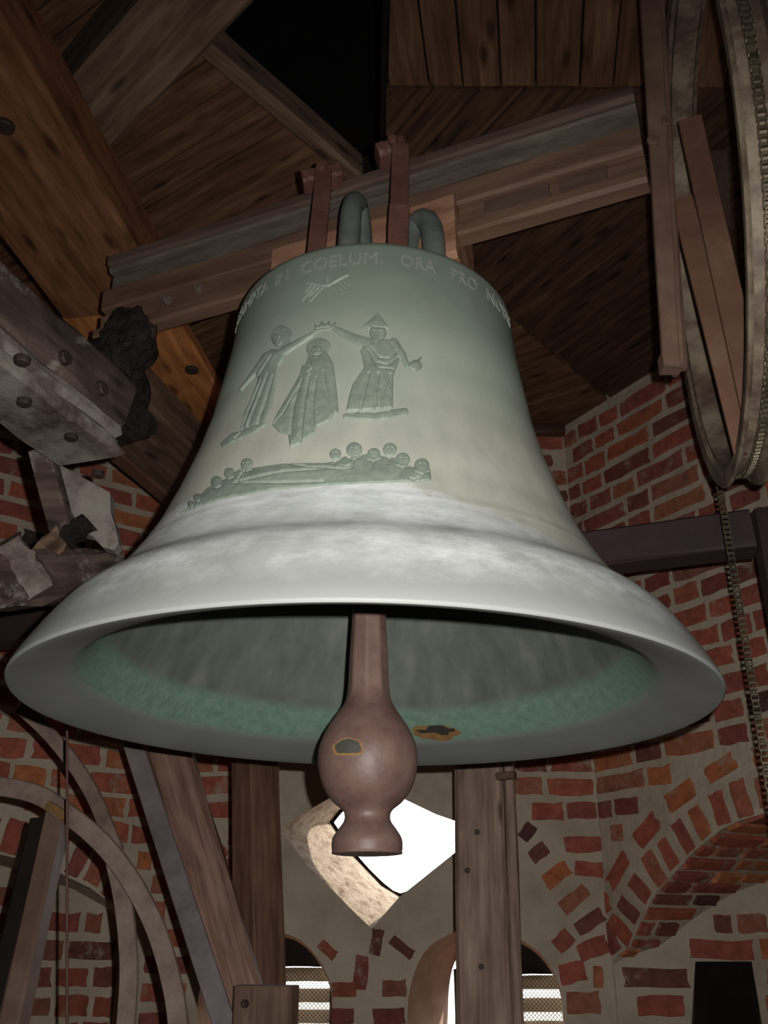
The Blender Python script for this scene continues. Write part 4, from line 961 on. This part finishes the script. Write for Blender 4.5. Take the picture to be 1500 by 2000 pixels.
timber('knee', atY(18, 1105, 1.62), atY(122, 1012, 1.69), (.6, 0, -.8), .045, (0, 1, 0), .05, M['oak_grey'], lo, jit=.004)
timber('cheek', atY(-20, 1080, 1.55), atY(50, 1175, 1.62), (.8, 0, .6), .06, (0, 1, 0), .04, M['soiled_light'], lo, jit=.005)
# long dark steel beam passing behind the bell
f0, f1 = atY(-260, 1285, 2.83), atY(1478, 1064, 2.08)
tag(timber('steel_tie_beam', f0, f1, (0, 1, 0), .10, UP, .098, M['purple_steel'], n=10), 'long dark purple-brown steel beam running behind the bell from left edge to right', 'beam')
tag(timber('steel_post', atY(1476, 990, 2.07), Vector((atY(1476, 990, 2.07).x, 2.07, 0)), (1, 0, 0), .10, (0, 1, 0), .06, M['purple_steel']), 'dark steel post at the right edge under the bell wheel', 'post')
# ---- posts in front of the window
def drop(a, b): return a + (b - a) * ((0.0 - a.z) / (b.z - a.z))      # carry a leaning member down to the floor
pX = empty('grey_post', drop(atY(885, 1500, 2.9), atY(889, 2000, 2.72)), 'square weathered grey-brown timber post right of the clapper, below the bell', 'post')
t0 = atY(886, 1500, 2.90); t1 = drop(t0, atY(890, 2000, 2.86)); tt = t0 + (t0 - t1).normalized() * .62
timber('shaft', tt, t1, (.985, -.17, 0), .150, (.17, .985, 0), .13, M['post'], pX, bev=.012, jit=.0015, n=16)
timber('side_batten', tt + Vector((.151, -.022, 0)), t1 + Vector((.151, -.022, 0)), (.985, -.17, 0), .030, (.17, .985, 0), .10, M['post'], pX, bev=.006, n=12)
timber('peg', atY(968, 1522, 2.84), atY(1004, 1519, 2.82), (0, 1, 0), .04, UP, .02, M['oak_grey'], pX)
for px_, py_ in ((932, 1625), (913, 1700), (940, 1888)): bolt('knot', onP(px_, py_, t0.lerp(t1, .3), Vector((-.17, -.985, 0))), (-.17, -.985, 0), .008, .004, M['bolt'], pX, 8)
pV = empty('brown_post', drop(atY(497, 1500, 2.7), atY(510, 2000, 2.66)), 'dark brown square post set cornerwise left of the clapper, right of the rough brace', 'post')
v0 = atY(490, 1500, 2.70); v1 = drop(v0, atY(500, 2000, 2.66)); vt = v0 + (v0 - v1).normalized() * .62
timber('shaft', vt, v1, (.72, .69, 0), .105, (-.69, .72, 0), .10, M['post_dark'], pV, bev=.005, jit=.001)
k0 = atY(455, 1925, 2.33); 
sb = empty('timber_stub', Vector((k0.x, k0.y, 0)), 'short square timber stub with two bolt heads at the bottom edge, before the brown post', 'timber')
timber('stub', Vector((k0.x, k0.y, 0)), k0, (.97, -.22, 0), .138, (.22, .97, 0), .06, M['oak_grey'], sb, jit=.002)
for px_, py_ in ((480, 1960), (525, 1945)): bolt('bolt', atY(px_, py_, 2.325), (-.2, -1, 0), .009, .012, M['bolt'], sb, 8)
bU = empty('brace', drop(atY(285, 1470, 2.62), atY(520, 2000, 2.42)), 'rough leaning timber brace with a bluish iron strap along its left side', 'brace')
u0 = atY(283, 1466, 2.62); u1 = drop(u0, atY(430, 2010, 2.44)); ut = u0 + (u0 - u1).normalized() * .35
timber('timber', ut, u1, (.95, 0, .25), .115, (0, 1, 0), .11, M['brace'], bU, bev=.012, jit=.004, n=20)
s0 = atY(264, 1466, 2.56); s1 = drop(s0, atY(438, 2000, 2.38)); stp = s0 + (s0 - s1).normalized() * .35
flatbar('iron_strap', [stp, s0, s0.lerp(s1, .5), s1], .052, .014, (0.1, -1, -.1), M['blue_iron'], bU, k=4)
# ---- slanted post and curved irons at lower left
sS = empty('slanted_post', drop(atY(105, 1572, 2.3), atY(32, 2000, 2.2)), 'slanted brown post at the lower left, rusty orange at its top, under the curved iron', 'post')
q0_ = atY(88, 1578, 2.30); q1_ = drop(q0_, atY(-8, 2000, 2.18))
timber('shaft', q0_, q1_, (.95, -.1, 0), .047, (0, 1, 0), .06, M['brown_iron'], sS, jit=.001)
timber('back_face', q0_ + Vector((-.045, .03, -.02)), q1_ + Vector((-.06, .03, 0)), (.95, -.1, 0), .052, (0, 1, 0), .05, M['dark'], sS, jit=.001)
iw = empty('curved_iron_frame', atY(240, 2000, 2.35), 'curved grey-brown flat irons arching over the lower left corner', 'iron frame')
fac = (0, -1, -.1)
flatbar('arch_iron', [atY(x, y, Y) for x, y, Y in [(-90, 1528, 2.28), (0, 1536, 2.28), (70, 1551, 2.28), (122, 1582, 2.28), (195, 1642, 2.29), (255, 1718, 2.3), (305, 1815, 2.3), (338, 1930, 2.3), (350, 2030, 2.3), (352, 2150, 2.28)]], .044, .016, fac, M['grey_iron'], iw, k=6)
flatbar('arch_iron', [atY(x, y, Y) for x, y, Y in [(40, 1380, 2.42), (95, 1432, 2.42), (150, 1500, 2.41), (188, 1565, 2.38), (212, 1625, 2.345), (228, 1665, 2.325)]], .036, .016, fac, M['grey_iron'], iw, k=6)
flatbar('arch_iron', [atY(x, y, Y) for x, y, Y in [(222, 1672, 2.33), (238, 1745, 2.34), (249, 1830, 2.34), (252, 1910, 2.34), (246, 2010, 2.34), (240, 2150, 2.34)]], .042, .016, fac, M['grey_iron'], iw, k=6)
flatbar('rusty_cap', [atY(92, 1572, 2.268), atY(112, 1583, 2.268), atY(128, 1597, 2.268)], .02, .012, fac, M['rust'], iw, k=3)
wr = tube('pull_wire', [atY(131, 1090, 2.12), atY(131, 1500, 2.12), atY(131, 2000, 2.12), drop(atY(131, 1500, 2.12), atY(131, 2000, 2.12))], [.0032, .0032], M['reddust'], None, 6, 3)
tag(wr, 'thin red-brown pull wire hanging vertically at the lower left', 'wire')
